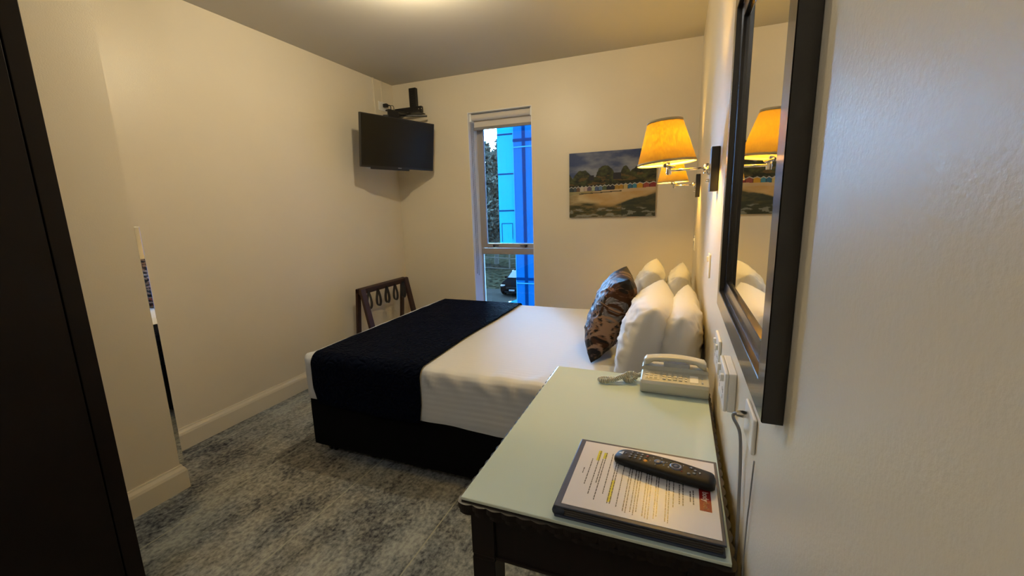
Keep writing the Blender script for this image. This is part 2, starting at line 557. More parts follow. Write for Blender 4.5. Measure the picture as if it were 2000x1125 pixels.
# ------------------------------------------------------------------ wardrobe
wd = empty('wardrobe', (-2.0, 0.4, 0)); wd0 = wd.location
tag(wd, 'tall dark brown wooden wardrobe standing against the left wall near the door', 'wardrobe')
def rel(o, root):
    o.matrix_parent_inverse = Matrix.Translation(-root.location); return o
bm = new()
box(bm, (XP + 0.022, 0.675, 0), (-1.712, 0.70, 2.3), 0.001)
box(bm, (XP + 0.022, -0.60, 0), (-1.712, -0.575, 2.3), 0.001)
box(bm, (XP + 0.022, -0.575, 2.27), (-1.712, 0.675, 2.3))
box(bm, (XP + 0.022, -0.575, 0.0), (-1.712, 0.675, 0.07))
box(bm, (XP + 0.022, -0.575, 0.07), (XP + 0.03, 0.675, 2.27))
rel(obj('body', bm, M_WARD, wd), wd)
bm = new()
box(bm, (-1.711, 0.652, 0.0), (-1.698, 0.700, 2.3), 0.002)
rel(obj('stile', bm, M_WARD, wd), wd)
for (a, b) in ((0.03, 0.646), (-0.60, 0.024)):
    bm = new()
    box(bm, (-1.711, a, 0.075), (-1.692, b, 2.295), 0.0015)
    dr = rel(obj('door', bm, M_WARD, wd), wd)
    yk = a + 0.05 if a > 0 else b - 0.05
    k = obj('handle', tube(new(), [(-1.692, yk, 1.0), (-1.665, yk, 1.0), (-1.665, yk, 1.14), (-1.692, yk, 1.14)], 0.005, 8), M_CHROME, dr)

# ------------------------------------------------------------------ tall mirror on the end of the projecting wall
nm = empty('wall_mirror', (-2.49, YP, 0.14))
tag(nm, 'narrow tall frameless mirror fixed at the end of the projecting wall, seen edge on', 'mirror')
obj('glass_panel', box(new(), (XL + 0.03 + 2.49, 0.0005, 0), (XP + 2.49, 0.021, 1.185), 0.0012), M_SILVER, nm)
for cz in (0.012, 1.165):
    obj('clip', box(new(), (0.10, 0.0005, cz - 0.008), (0.14, 0.025, cz + 0.008), 0.001), M_CHROME, nm)

# ------------------------------------------------------------------ bed
def rbox(lo, hi, r, res, fn=None, rz_bottom=False, open_bottom=True):
    """rounded box as one grid mesh; lower rim square. fn(p, n) -> displacement along n"""
    bm = new()
    lo = Vector(lo); hi = Vector(hi)
    nx = max(2, int((hi.x - lo.x) / res)); ny = max(2, int((hi.y - lo.y) / res)); nz = max(2, int((hi.z - lo.z) / res))
    cache = {}
    def V(i, j, k):
        key = (i, j, k)
        if key in cache: return cache[key]
        p = Vector((lo.x + (hi.x - lo.x) * i / nx, lo.y + (hi.y - lo.y) * j / ny, lo.z + (hi.z - lo.z) * k / nz))
        q = Vector((min(max(p.x, lo.x + r), hi.x - r), min(max(p.y, lo.y + r), hi.y - r),
                    min(max(p.z, lo.z + (r if rz_bottom else 0)), hi.z - r)))
        d = p - q
        n = d.normalized() if d.length > 1e-7 else Vector((0, 0, 1))
        pp = q + n * r
        if fn: pp = pp + n * fn(pp, n)
        v = bm.verts.new(pp); cache[key] = v
        return v
    def face(a, b, c, d):
        try: bm.faces.new((a, b, c, d))
        except ValueError: pass
    for i in range(nx):
        for j in range(ny):
            face(V(i, j, nz), V(i+1, j, nz), V(i+1, j+1, nz), V(i, j+1, nz))
            if not open_bottom: face(V(i, j, 0), V(i, j+1, 0), V(i+1, j+1, 0), V(i+1, j, 0))
    for i in range(nx):
        for k in range(nz):
            face(V(i, 0, k), V(i+1, 0, k), V(i+1, 0, k+1), V(i, 0, k+1))
            face(V(i, ny, k), V(i, ny, k+1), V(i+1, ny, k+1), V(i+1, ny, k))
    for j in range(ny):
        for k in range(nz):
            face(V(0, j, k), V(0, j, k+1), V(0, j+1, k+1), V(0, j+1, k))
            face(V(nx, j, k), V(nx, j+1, k), V(nx, j+1, k+1), V(nx, j, k+1))
    return bm

BX0, BX1, BY0, BY1, BT = -1.925, 0.085, 1.635, 3.10, 0.600
bed = empty('bed', (-0.93, 2.37, 0)); 
tag(bed, 'double bed with black fabric base on castors, head against the right wall', 'bed')
o = obj('base', rbox((BX0 + 0.012, BY0 + 0.015, 0.058), (BX1, BY1 - 0.015, 0.335), 0.012, 0.05, open_bottom=False), M_BASE, bed); smart(o); rel(o, bed)
o = obj('mattress', rbox((BX0 + 0.03, BY0 + 0.035, 0.336), (BX1 - 0.01, BY1 - 0.035, BT - 0.022), 0.05, 0.08, open_bottom=False), M_LINEN, bed, smooth=True); rel(o, bed)
for (cx, cy) in ((BX0 + 0.10, BY0 + 0.07), (BX0 + 0.10, BY1 - 0.1), (-0.10, BY0 + 0.07), (-0.10, BY1 - 0.1)):
    bm = new()
    tube(bm, [(cx, cy, 0.058), (cx, cy, 0.040)], 0.012, 10)
    box(bm, (cx - 0.014, cy - 0.020, 0.030), (cx + 0.014, cy + 0.020, 0.046), 0.004)
    Rw = Matrix.Rotation(PI/2, 3, 'Y')
    for s in (-0.016, 0.016):
        lathe(bm, [(0, -0.006), (0.020, -0.006), (0.022, 0), (0.020, 0.006), (0, 0.006)], (cx + s, cy, 0.0225), 18, Rw)
    o = obj('castor', bm, M_BLACK, bed, smooth=False); smart(o); rel(o, bed)

def sheet_disp(p, n):
    d = 0.004 * fbm((p.x, p.y, p.z), 2.3, 3)
    # soft puckers along the near top edge, where the cover is pulled down
    if p.y < BY0 + 0.16:
        e = math.exp(-((p.z - (BT - 0.035)) / 0.05) ** 2) * (1 if p.y < BY0 + 0.1 else 0.5)
        d += 0.011 * e * (abs(math.sin(p.x * 23 + 2.2 * fbm(p, 5, 2) + p.z * 14)) ** 3 - 0.3)
    if n.z > 0.7:
        d += 0.0032 * math.sin(p.y * 9 + 1.5 * fbm(p, 1.7, 2)) * max(0, fbm(p, 1.1, 2, 4.0))
    elif n.y < -0.7:
        d += 0.004 * math.sin(p.x * 14 + 2 * fbm(p, 3, 2, 2.0))
    return d
def cover_bottom(bm, z0):
    for v in bm.verts:
        if v.co.z < z0 + 0.04 and v.co.y < BY0 + 0.05:
            k = (z0 + 0.04 - v.co.z) / 0.04
            # hem lower towards the head of the bed, a little wavy
            t = min(max((v.co.x + 1.25) / 0.5, 0), 1)
            v.co.z += k * (0.012 * math.sin(v.co.x * 6) + (0.025 if v.co.x > -1.2 else 0.01) * (1 - t) - 0.015 * t)
            v.co.y += 0.006 * k
    return bm
bm = rbox((BX0, BY0, 0.318), (BX1 + 0.005, BY1, BT), 0.045, 0.016, sheet_disp)
cover_bottom(bm, 0.318)
o = obj('bedspread', bm, M_SHEET, smooth=True)
tag(o, 'white cotton bedspread with fine stripes pulled smooth over the bed', 'bedspread')

# navy runner across the foot
def runner():
    bm = new()
    x0, x1 = -1.835, -1.150
    y0, y1, zt, r = BY0 - 0.010, BY1 + 0.010, BT + 0.009, 0.055
    prof = []
    for k in range(12): prof.append((y0, 0.322 + (zt - r - 0.322) * k / 12))
    for k in range(9):
        a = PI - (PI/2) * k / 8
        prof.append((y0 + r + r * math.cos(a), zt - r + r * math.sin(a)))
    n = 60
    for k in range(1, n): prof.append((y0 + r + (y1 - y0 - 2*r) * k / n, zt))
    for k in range(9):
        a = PI/2 - (PI/2) * k / 8
        prof.append((y1 - r + r * math.cos(a), zt - r + r * math.sin(a)))
    for k in range(1, 13): prof.append((y1, zt - r - (zt - r - 0.345) * k / 12))
    nx = 36
    L = 0.0; grid = []
    for j, (y, z) in enumerate(prof):
        row = []
        for i in range(nx + 1):
            x = x0 + (x1 - x0) * i / nx
            low = max(0, 0.42 - z)
            xx = x + 0.008 * math.sin(y * 5) * (i / nx) - 0.16 * low * (i / nx) * (1 if y < 2 else 0)
            if y < 2 and i < 3: xx += low * 0.25
            d = 0.0035 * fbm((x, y, z), 6, 2)
            dz = 0.0
            if j == 0: dz = -0.006 * math.sin(x * 8)
            nrm = Vector((0, 0, 1)) if y0 + r < y < y1 - r else (Vector((0, -1, 0)) if y < 2 else Vector((0, 1, 0)))
            row.append(bm.verts.new(Vector((xx, y, z + dz)) + nrm * d))
        grid.append(row)
    for j in range(len(grid) - 1):
        for i in range(nx):
            bm.faces.new((grid[j][i], grid[j][i+1], grid[j+1][i+1], grid[j+1][i]))
    o = obj('bed_runner', bm, M_NAVY, smooth=True)
    s = o.modifiers.new('thick', 'SOLIDIFY'); s.thickness = 0.008; s.offset = 1.0
    return o
tag(runner(), 'navy blue quilted runner laid across the foot of the bed', 'bed runner')

# ------------------------------------------------------------------ pillows and cushion
def pillow_mesh(w, h, t, seed, n=44, plump=0.42, wr=0.006, colour=None, square=2.5):
    """pillow in local x (width) y (height), thickness z; centre at origin"""
    bm = new()
    rim = {}
    cl = bm.loops.layers.color.new('paint') if False else None
    lay = None
    def P(i, j, s):
        u = -1 + 2 * i / n; v = -1 + 2 * j / n
        k = 1.0
        # concave sides between pointed corners
        x = w/2 * u * (1 - 0.07 * (1 - v*v)**1.0 * abs(u)**3 * 0.0) * (1 - 0.055 * (1 - v**2) * u**4)
        y = h/2 * v * (1 - 0.055 * (1 - u**2) * v**4)
        prof = max(0.0, (1 - abs(u)**square)) ** plump * max(0.0, (1 - abs(v)**square)) ** plump
        z = t/2 * prof
        e = min(1 - abs(u), 1 - abs(v))
        wv = wr * fbm((u*1.4, v*1.4, s), 2.6, 4, seed) * min(1, e*5)
        rg = 1 - abs(fbm((u*0.8 + v*0.4, v*1.5 - u*0.5, s), 1.5, 2, seed + 3.0)) * 2.2
        wv += wr * 0.9 * max(0, rg) ** 3 * min(1, e*4)
        # radiating creases near the corners
        ang = math.atan2(v - (1 if v > 0 else -1), u - (1 if u > 0 else -1))
        rad = math.hypot(abs(u) - 1, abs(v) - 1)
        wv += wr * 0.35 * math.sin(ang * 11 + seed) * math.exp(-(rad / 0.45) ** 2) * min(1, e * 8)
        return Vector((x, y, s * (z + wv)))
    grids = {}
    for s in (1, -1):
        for i in range(n + 1):
            for j in range(n + 1):
                if i in (0, n) or j in (0, n):
                    if (i, j) not in rim:
                        p = P(i, j, 1); p.z = 0; rim[(i, j)] = bm.verts.new(p)
                    grids[(s, i, j)] = rim[(i, j)]
                else:
                    grids[(s, i, j)] = bm.verts.new(P(i, j, s))
    for s in (1, -1):
        for i in range(n):
            for j in range(n):
                q = [grids[(s, i, j)], grids[(s, i+1, j)], grids[(s, i+1, j+1)], grids[(s, i, j+1)]]
                if s < 0: q.reverse()
                bm.faces.new(q)
    return bm

def pose(o, c, face, up, roll=0.0):
    """local z -> face direction, local y -> up direction"""
    f = Vector(face).normalized(); u = Vector(up); u = (u - f * u.dot(f)).normalized()
    x = u.cross(f).normalized()
    M = Matrix(((x.x, u.x, f.x, c[0]), (x.y, u.y, f.y, c[1]), (x.z, u.z, f.z, c[2]), (0, 0, 0, 1)))
    o.matrix_world = M @ Matrix.Rotation(roll, 4, 'Z')
    return o

# each: centre, lean (x shift from bottom to top), sizes, label
PILL = [
    ((-0.112, 1.875, 0.790), (-1, 0.0, 0.25), (0.64, 0.415, 0.215), 11, 'white pillow at the near side of the bed, beside the floral cushion'),
    ((0.020, 1.860, 0.775), (-1, 0.04, 0.10), (0.66, 0.395, 0.165), 23, 'white pillow at the near side of the bed, against the wall behind the telephone'),
    ((-0.165, 2.690, 0.795), (-1, -0.02, 0.20), (0.62, 0.415, 0.180), 37, 'white pillow at the far side of the bed, directly behind the floral cushion'),
    ((0.005, 2.710, 0.780), (-1, 0.03, 0.10), (0.62, 0.390, 0.150), 51, 'white pillow at the far side of the bed, leaning against the wall by the picture'),
]
for c, fdir, sz, sd, lab in PILL:
    o = obj('pillow', pillow_mesh(sz[0], sz[1], sz[2], sd, wr=0.0095, n=64), M_LINEN, smooth=True)
    pose(o, c, fdir, (0, 0, 1))
    tag(o, lab, 'pillow', 'white pillows at the head of the bed')

# floral cushion with a painted-cloth pattern
def floral(u, v):
    """pattern on the cloth, u v in -1..1"""
    rnd = random.Random(5)
    base = Vector((0.011, 0.009, 0.010))
    f = fbm((u * 0.6, v, 0.3), 2.6, 3, 8.0)
    if f > 0.20: base = Vector((0.060, 0.024, 0.013))
    elif f < -0.30: base = Vector((0.016, 0.022, 0.036))
    g = fbm((u * 0.5, v, 1.3), 6.0, 2, 3.0)
    if 0.04 < g < 0.09: base = Vector((0.16, 0.10, 0.07))
    col = base
    for (cx, cy, rr, k, ph, c) in FLOWERS:
        dx, dy = (u - cx) * 0.5, v - cy
        r = math.hypot(dx, dy)
        if r > rr: continue
        a = (math.atan2(dy, dx) + ph + 0.25 * r) * k / (2 * PI)
        fr = abs(a - round(a)) * 2
        wdt = 0.55 * math.sin(min(1, r / rr) * PI) ** 0.7
        if fr < wdt and r > 0.12 * rr:
            shade = 0.25 + 0.75 * (1 - fr / max(wdt, 1e-3))
            if 0.75 < fr / max(wdt, 1e-3): shade = 1.5
            col = Vector(c) * shade
        elif r < 0.12 * rr:
            col = Vector((0.05, 0.02, 0.015))
    for (cx, cy, rr, a0, a1) in STEMS:
        dx, dy = (u - cx) * 0.55, v - cy
        a = math.atan2(dy, dx)
        if a0 < a < a1 and abs(math.hypot(dx, dy) - rr) < 0.014:
            col = Vector((0.38, 0.26, 0.20))
    return col * 0.5
_r = random.Random(12)
FLOWERS = [(-0.45, 0.12, 0.40, 12, 0.2, (0.42, 0.29, 0.23)), (-0.75, 0.60, 0.30, 10, 1.0, (0.26, 0.32, 0.46)),
           (-0.55, -0.50, 0.30, 9, 0.4, (0.36, 0.20, 0.14)), (0.30, 0.62, 0.30, 9, 2.0, (0.34, 0.18, 0.10)),
           (0.45, -0.30, 0.34, 11, 0.9, (0.30, 0.17, 0.11)), (-0.15, -0.84, 0.22, 8, 0.1, (0.36, 0.09, 0.06)),
           (-0.92, -0.12, 0.22, 8, 0.1, (0.20, 0.25, 0.34)), (0.05, 0.92, 0.18, 7, 0.5, (0.36, 0.22, 0.15)),
           (0.85, 0.25, 0.26, 9, 0.6, (0.22, 0.24, 0.32))]
STEMS = [(_r.uniform(-1, 1), _r.uniform(-1, 1), _r.uniform(0.2, 0.8), -2.5 + _r.random() * 2, 0.2 + _r.random() * 2.4) for _ in range(11)]
def cushion():
    W = 0.45
    bm = pillow_mesh(W, W, 0.185, 77, n=110, wr=0.006, plump=0.5, square=2.6)
    lay = bm.loops.layers.float_color.new('paint')
    for f in bm.faces:
        for lp in f.loops:
            p = lp.vert.co
            c = floral(p.x / (W/2), p.y / (W/2) * (1 if f.normal.z >= 0 else -1))
            lp[lay] = (c.x, c.y, c.z, 1)
    return obj('cushion', bm, M_FLORAL, smooth=True)
o = cushion()
pose(o, (-0.318, 2.185, 0.815), (-1, -0.14, 0.42), (0.0, 0.0, 1), 0.0)
tag(o, 'dark brown satin cushion with floral print leaning on the white pillows', 'cushion')

# ------------------------------------------------------------------ desk
TZ = 0.825
DX0, DX1, DY0, DY1 = -0.364, 0.096, 0.622, 1.325
desk = empty('desk', (-0.134, 0.97, 0))
tag(desk, 'dark wood desk with scalloped edge and pale green glass top beside the bed', 'desk')
def scallop(x0, x1, y0, y1, amp, wl):
    pts = []
    def run(a, b, fixed, axis, sgn):
        L = abs(b - a); n = max(1, round(L / wl)); m = n * 6
        for k in range(m):
            t = k / m
            s = a + (b - a) * t
            o = amp * abs(math.sin(PI * n * t)) * sgn
            pts.append((s, fixed + o) if axis == 'x' else (fixed + o, s))
    run(x0, x1, y0, 'x', -1); run(y0, y1, x1, 'y', 1); run(x1, x0, y1, 'x', 1); run(y1, y0, x0, 'y', -1)
    return pts
bm = new()
o_ = 0.003
for (z0, z1, off) in ((0.796, 0.806, 0.0), (0.806, 0.818, 0.002)):
    prism(bm, scallop(DX0 - o_ + 0.002 - off, DX1 + 0.002 + off, DY0 - 0.004 - off, DY1 + 0.004 + off, 0.0045, 0.030), z0, z1)
rel(obj('top', bm, M_DARK, desk), desk)
bm = new(); box(bm, (DX0, DY0, 0.8185), (DX1, DY1, TZ), 0.0012)
for f in bm.faces:
    if abs(f.normal.z) < 0.5: f.material_index = 1
rel(obj('glass_sheet', bm, [M_SEAFOAM, M_GLEDGE], desk), desk)
LEG = 0.048
for (lx, ly) in ((DX0 + 0.012, DY0 + 0.012), (DX1 - 0.012 - LEG, DY0 + 0.012), (DX0 + 0.012, DY1 - 0.012 - LEG), (DX1 - 0.012 - LEG, DY1 - 0.012 - LEG)):
    bm = new()
    box(bm, (lx, ly, 0.695), (lx + LEG, ly + LEG, 0.796), 0.0015)
    box(bm, (lx + 0.0015, ly + 0.0015, 0.688), (lx + LEG - 0.0015, ly + LEG - 0.0015, 0.695))
    box(bm, (lx, ly, 0.0), (lx + LEG, ly + LEG, 0.688), 0.0015)
    rel(obj('leg', bm, M_DARK, desk), desk)
i = 0.014
def apron(lo, hi, axis):
    bm = new()
    box(bm, lo, hi, 0.001)
    # moulded bottom bead
    if axis == 'x':
        yy = lo[1] if lo[1] < 0.9 else hi[1]
        tube(bm, [(lo[0], yy, lo[2] + 0.004), (hi[0], yy, lo[2] + 0.004)], 0.004, 8)
    else:
        xx = lo[0] if lo[0] < -0.1 else hi[0]
        tube(bm, [(xx, lo[1], lo[2] + 0.004), (xx, hi[1], lo[2] + 0.004)], 0.004, 8)
    rel(obj('apron', bm, M_DARK, desk), desk)
apron((DX0 + 0.012 + LEG, DY0 + 0.020, 0.688), (DX1 - 0.012 - LEG, DY0 + 0.038, 0.796), 'x')
apron((DX0 + 0.012 + LEG, DY1 - 0.038, 0.688), (DX1 - 0.012 - LEG, DY1 - 0.020, 0.796), 'x')
apron((DX1 - 0.038, DY0 + 0.012 + LEG, 0.688), (DX1 - 0.020, DY1 - 0.012 - LEG, 0.796), 'y')
apron((DX0 + 0.020, DY0 + 0.012 + LEG, 0.688), (DX0 + 0.038, DY1 - 0.012 - LEG, 0.796), 'y')

# ------------------------------------------------------------------ binder, page, remote
bd = empty('ring_binder', (-0.047, 0.743, TZ), -0.006)
tag(bd, 'dark blue binder of plastic sleeves with a printed page on top, on the desk', 'binder')
bw, bh = 0.136, 0.114
obj('cover', box(new(), (-bw, -bh, 0), (bw, bh, 0.0045), 0.002), M_BINDER, bd)
bm = new()
for k in range(7):
    dx = random.uniform(-0.0015, 0.0015)
    box(bm, (-bw + 0.012 + dx, -bh + 0.003 + 0.0012 * (k % 2), 0.0045 + k * 0.0022), (bw - 0.004 + dx, bh - 0.004, 0.0045 + (k + 0.85) * 0.0022), 0.0006, 1)
obj('sleeves', bm, M_PAGES, bd)
bm = new()
box(bm, (-bw, -bh, 0.0199), (bw, bh, 0.0229), 0.0014)
obj('front_cover', bm, M_BINDER, bd)
tube_bm = tube(new(), [(-bw + 0.0075, -bh + 0.002, 0.0115), (-bw + 0.0075, bh - 0.002, 0.0115)], 0.0112, 14)
o = obj('spine', tube_bm, M_BINDER, bd, smooth=True)
PT = 0.0229
pg = obj('page', box(new(), (-0.1245, -0.105, PT), (0.1305, 0.106, PT + 0.0006)), M_PAPER, bd)
pt = PT + 0.0006
# writing on the page: illegible small print, lines run from the far edge to the near edge
bm = new()
def words(x, y0, y1, hgt=0.0017):
    y = y0
    while y > y1 + 0.002:
        L = random.uniform(0.003, 0.011)
        e = max(y - L, y1)
        box(bm, (x - hgt/2, e, pt), (x + hgt/2, y, pt + 0.00025))
        y = e - 0.0016
for (x, a, b) in ((-0.108, 0.010, -0.008), (-0.098, 0.045, -0.040), (-0.086, 0.078, -0.068), (-0.078, 0.050, -0.030), (-0.0735, 0.075, -0.078),
                  (-0.061, 0.075, -0.058), (-0.050, 0.070, -0.082), (-0.0455, 0.070, -0.082), (-0.034, 0.072, -0.085),
                  (-0.022, 0.080, -0.090), (-0.0175, 0.080, -0.094), (-0.010, 0.080, -0.088), (-0.005, 0.080, -0.094), (-0.0005, 0.080, -0.086),
                  (0.010, 0.080, -0.094), (0.0145, 0.080, -0.095), (0.019, 0.080, -0.096),
                  (0.028, 0.080, -0.094), (0.032, 0.080, -0.088), (0.046, 0.080, -0.092), (0.0505, 0.080, -0.094), (0.058, 0.06, -0.055)):
    words(x, a, b)
for (x, a, b) in ((0.068, 0.015, -0.04), (0.074, 0.02, -0.045), (0.086, 0.002, -0.028), (0.091, 0.006, -0.034)):
    words(x, a, b, 0.0020)
for (x, a, b) in ((-0.0875, 0.078, 0.042), (-0.0755, 0.074, 0.052), (-0.048, -0.012, -0.075)):
    h = obj('highlighted_line', box(new(), (x - 0.0032, b, pt - 0.0001), (x + 0.0036, a, pt + 0.00012)), M_HILITE, pg)
    h['label'] = 'yellow highlighter stroke over some of the print'
obj('small_print', bm, M_INK, pg)
lg = obj('logo', box(new(), (0.1005, -0.0445, pt), (0.1195, 0.0155, pt + 0.0003)), M_RED, pg)
lg['label'] = 'red logo box printed at the head of the page'
def text_obj(name, body, size, loc, rz, m, parent, ext=0.00015, bold=0.0):
    cu = bpy.data.curves.new(name, 'FONT'); cu.body = body; cu.size = size
    cu.extrude = ext; cu.offset = bold; cu.align_x = 'CENTER'; cu.align_y = 'CENTER'
    t = bpy.data.objects.new(name, cu); COL.objects.link(t)
    dg = bpy.context.evaluated_depsgraph_get()
    me = bpy.data.meshes.new_from_object(t.evaluated_get(dg))
    bpy.data.objects.remove(t)
    me.materials.clear(); me.materials.append(m)
    o = bpy.data.objects.new(name, me); link(o, parent)
    o.location = loc; o.rotation_euler = (0, 0, rz)
    return o
text_obj('logo_text', 'body', 0.0135, (0.1105, -0.006, pt + 0.0005), -PI/2, M_REDWHITE, pg, bold=0.0003)
text_obj('logo_text', 'fuel', 0.0125, (0.1105, -0.030, pt + 0.0005), -PI/2, M_REDPALE, pg)

# remote control
rc = empty('remote_control', (-0.010, 0.783, TZ + PT + 0.0012), math.radians(-10.5))
tag(rc, 'long black television remote control lying on the printed page', 'remote control')
def remote_body():
    bm = new()
    n, m = 46, 20
    rings = []
    L = 0.186
    for i in range(n + 1):
        t = i / n
        x = -L/2 + L * t
        # half width: round nose left, broad waist, tapering square right end
        e = min(1.0, math.sqrt(max(0.0, 1 - (1 - min(1, t / 0.13)) ** 2)))
        e2 = min(1.0, math.sqrt(max(0.0, 1 - (1 - min(1, (1 - t) / 0.06)) ** 2)))
        w = (0.0230 + 0.0045 * math.sin(PI * min(1, max(0, (t - 0.1) / 0.9))) ) * (0.30 + 0.70 * e) * (0.45 + 0.55 * e2)
        hgt = 0.019 * (0.55 + 0.45 * e) * (0.55 + 0.45 * e2) + 0.003 * math.sin(PI * t)
        ring = []
        for k in range(m):
            a = 2 * PI * k / m
            ca, sa = math.cos(a), math.sin(a)
            y = w * math.copysign(abs(ca) ** 0.7, ca)
            z = hgt/2 + hgt/2 * math.copysign(abs(sa) ** (0.62 if sa > 0 else 0.8), sa)
            if sa < 0: y *= 0.92
            ring.append(bm.verts.new((x, y, z)))
        rings.append(ring)
    for i in range(n):
        for k in range(m):
            bm.faces.new((rings[i][k], rings[i][(k+1) % m], rings[i+1][(k+1) % m], rings[i+1][k]))
    bm.faces.new(rings[0]); bm.faces.new(list(reversed(rings[-1])))
    return bm
def rtop(x):
    t = (x + 0.093) / 0.186
    e = min(1.0, math.sqrt(max(0.0, 1 - (1 - min(1, t / 0.13)) ** 2)))
    e2 = min(1.0, math.sqrt(max(0.0, 1 - (1 - min(1, (1 - t) / 0.06)) ** 2)))
    return 0.019 * (0.55 + 0.45 * e) * (0.55 + 0.45 * e2) + 0.003 * math.sin(PI * t)
M_RBODY = mat('matt_black_rubber', (0.0075, 0.0075, 0.008, 1), 0.5, spec=0.2)
M_KEYG = mat('grey_key_print', (0.30, 0.30, 0.31, 1), 0.4)
M_KEYB = mat('slate_blue_key', (0.085, 0.10, 0.17, 1), 0.35)
M_KEYO = mat('orange_key', (0.75, 0.33, 0.04, 1), 0.4)
M_KEYK = mat('dark_key', (0.035, 0.033, 0.034, 1), 0.3)
M_KEYR = mat('red_key', (0.25, 0.03, 0.02, 1), 0.4)
M_KEYGN = mat('green_key', (0.03, 0.10, 0.03, 1), 0.4)
obj('body', remote_body(), M_RBODY, rc, smooth=True)
def key(x, y, r, m, name='button', hz=0.0022, sx=1.0, sy=1.0, label=None):
    bm = new()
    lathe(bm, [(r, -0.003), (r, hz * 0.6), (r * 0.75, hz), (0, hz)], (0, 0, 0), 14)
    for v in bm.verts: v.co.x *= sx; v.co.y *= sy
    o = obj(name, bm, m, rc, smooth=True); o.location = (x, y, rtop(x) - 0.0012)
    if label: o['label'] = label
    return o
for ci, x in enumerate((-0.060, -0.050, -0.040)):
    for y in (-0.0085, 0.0, 0.0085):
        key(x, y, 0.0033, M_KEYK)
        key(x, y, 0.0015, M_KEYG, 'button_print', 0.0026)
key(-0.070, 0.0, 0.0028, M_KEYK); 
key(-0.0305, -0.0085, 0.0038, M_KEYO, label='amber button'); key(-0.0305, 0.0, 0.0026, M_KEYK); key(-0.0305, 0.0085, 0.0030, M_KEYR, label='red button')
key(-0.0085, -0.001, 0.0078, M_KEYB, hz=0.0028, sx=0.9, label='slate blue rocker button')
key(0.0010, 0.001, 0.0050, M_KEYB, hz=0.0026, sx=0.8, label='slate blue button')
for a in range(6):
    an = a * PI / 3 + 0.3
    key(-0.0075 + 0.0155 * math.cos(an), 0.0125 * math.sin(an), 0.0016, M_KEYG, 'button', 0.0022)
bm = new()
lathe(bm, [(0.0065, 0.0), (0.0068, 0.0022), (0.0095, 0.0026), (0.0118, 0.0010), (0.0118, -0.002)], seg=28)
o = obj('navigation_ring', bm, M_KEYB, rc, smooth=True); o.location = (0.0245, 0.0, rtop(0.0245) - 0.0008)
key(0.0245, 0, 0.0052, M_KEYB, hz=0.0030, label='slate blue centre button')
for a in range(4):
    an = a * PI / 2 + PI/4
    key(0.0245 + 0.0165 * math.cos(an), 0.0135 * math.sin(an), 0.0016, M_KEYR if a == 3 else (M_KEYGN if a == 1 else M_KEYG), 'button', 0.0022)
for (x, y) in ((0.0490, -0.0100), (0.0500, 0.0095), (0.0575, -0.0045), (0.0575, 0.0050)):
    key(x, y, 0.0034, M_KEYK); key(x, y, 0.0020, M_KEYG, 'button_print', 0.0026)
key(0.066, 0.001, 0.0026, M_KEYK); key(0.066, 0.001, 0.0017, M_WPLAST, 'button_print', 0.0027, 0.6, 1.4)
bm = new()
tr = [(-0.0865, 0.001), (-0.0765, -0.0052), (-0.0765, 0.0062)]
ti = [(-0.0815, 0.0008), (-0.0782, -0.0014), (-0.0782, 0.0028)]
va = [bm.verts.new((x, y, rtop(x) + 0.0003 + 0.0)) for x, y in tr]
vb = [bm.verts.new((x, y, rtop(x) + 0.0004)) for x, y in ti]
for k in range(3): bm.faces.new((va[k], va[(k+1) % 3], vb[(k+1) % 3], vb[k]))
o = obj('triangle_mark', bm, M_WPLAST, rc)
s = o.modifiers.new('t', 'SOLIDIFY'); s.thickness = 0.0006; s.offset = 0

# ------------------------------------------------------------------ telephone
ph = empty('telephone', (0.005, 1.245, TZ))
tag(ph, 'ivory push-button desk telephone with curled cord on the far end of the desk', 'telephone')
def phone_base():
    bm = new()
    # side profile in y-z, swept along x with tapered ends
    prof = [(-0.050, 0.004), (-0.054, 0.012), (-0.055, 0.032), (-0.050, 0.040), (0.012, 0.050), (0.016, 0.060), (0.050, 0.062), (0.055, 0.055), (0.055, 0.004)]
    xs = [(-0.090, 0.86), (-0.087, 0.96), (-0.080, 1.0), (0.0, 1.0), (0.082, 1.0), (0.089, 0.97), (0.092, 0.88)]
    rings = [[bm.verts.new((x, y * s, z * (0.5 + 0.5 * s))) for y, z in prof] for x, s in xs]
    n = len(prof)
    for a, b in zip(rings, rings[1:]):
        for i in range(n): bm.faces.new((a[i], a[(i+1) % n], b[(i+1) % n], b[i]))
    bm.faces.new(rings[0]); bm.faces.new(list(reversed(rings[-1])))
    return bm
o = obj('base', phone_base(), M_PHONE, ph); smart(o, 30)
obj('foot', box(new(), (-0.072, -0.045, 0), (0.075, 0.050, 0.005), 0.001), M_PHONED, ph)
sl = math.atan2(0.010, 0.062)
RS = Matrix.Rotation(sl, 3, 'X')
def ontop(y): return 0.040 + (y + 0.050) * 0.010 / 0.062
obj('key_panel', obox(new(), (-0.066 + 0.008, -0.020, ontop(-0.020) + 0.0006), (0.040, 0.044, 0.0012), RS, 0.0004), M_PHONEK, ph)
for gx in range(4):
    for gy in range(3):
        x = -0.026 + gx * 0.0145; y = -0.034 + gy * 0.0120
        obj('key', obox(new(), (x, y, ontop(y) + 0.0012), (0.0095, 0.0078, 0.0045), RS, 0.0012), M_PHONEK, ph)
for gx in range(3):
    for gy in range(3):
        x = -0.074 + gx * 0.0125; y = -0.034 + gy * 0.0120
        obj('memory_key', obox(new(), (x, y, ontop(y) + 0.0016), (0.0085, 0.0062, 0.0030), RS, 0.0010), M_PHONEK, ph)
for gy in range(3):
    y = -0.034 + gy * 0.0120
    obj('memory_key', obox(new(), (0.032, y, ontop(y) + 0.0014), (0.0065, 0.0062, 0.0030), RS, 0.0010), M_PHONEK, ph)
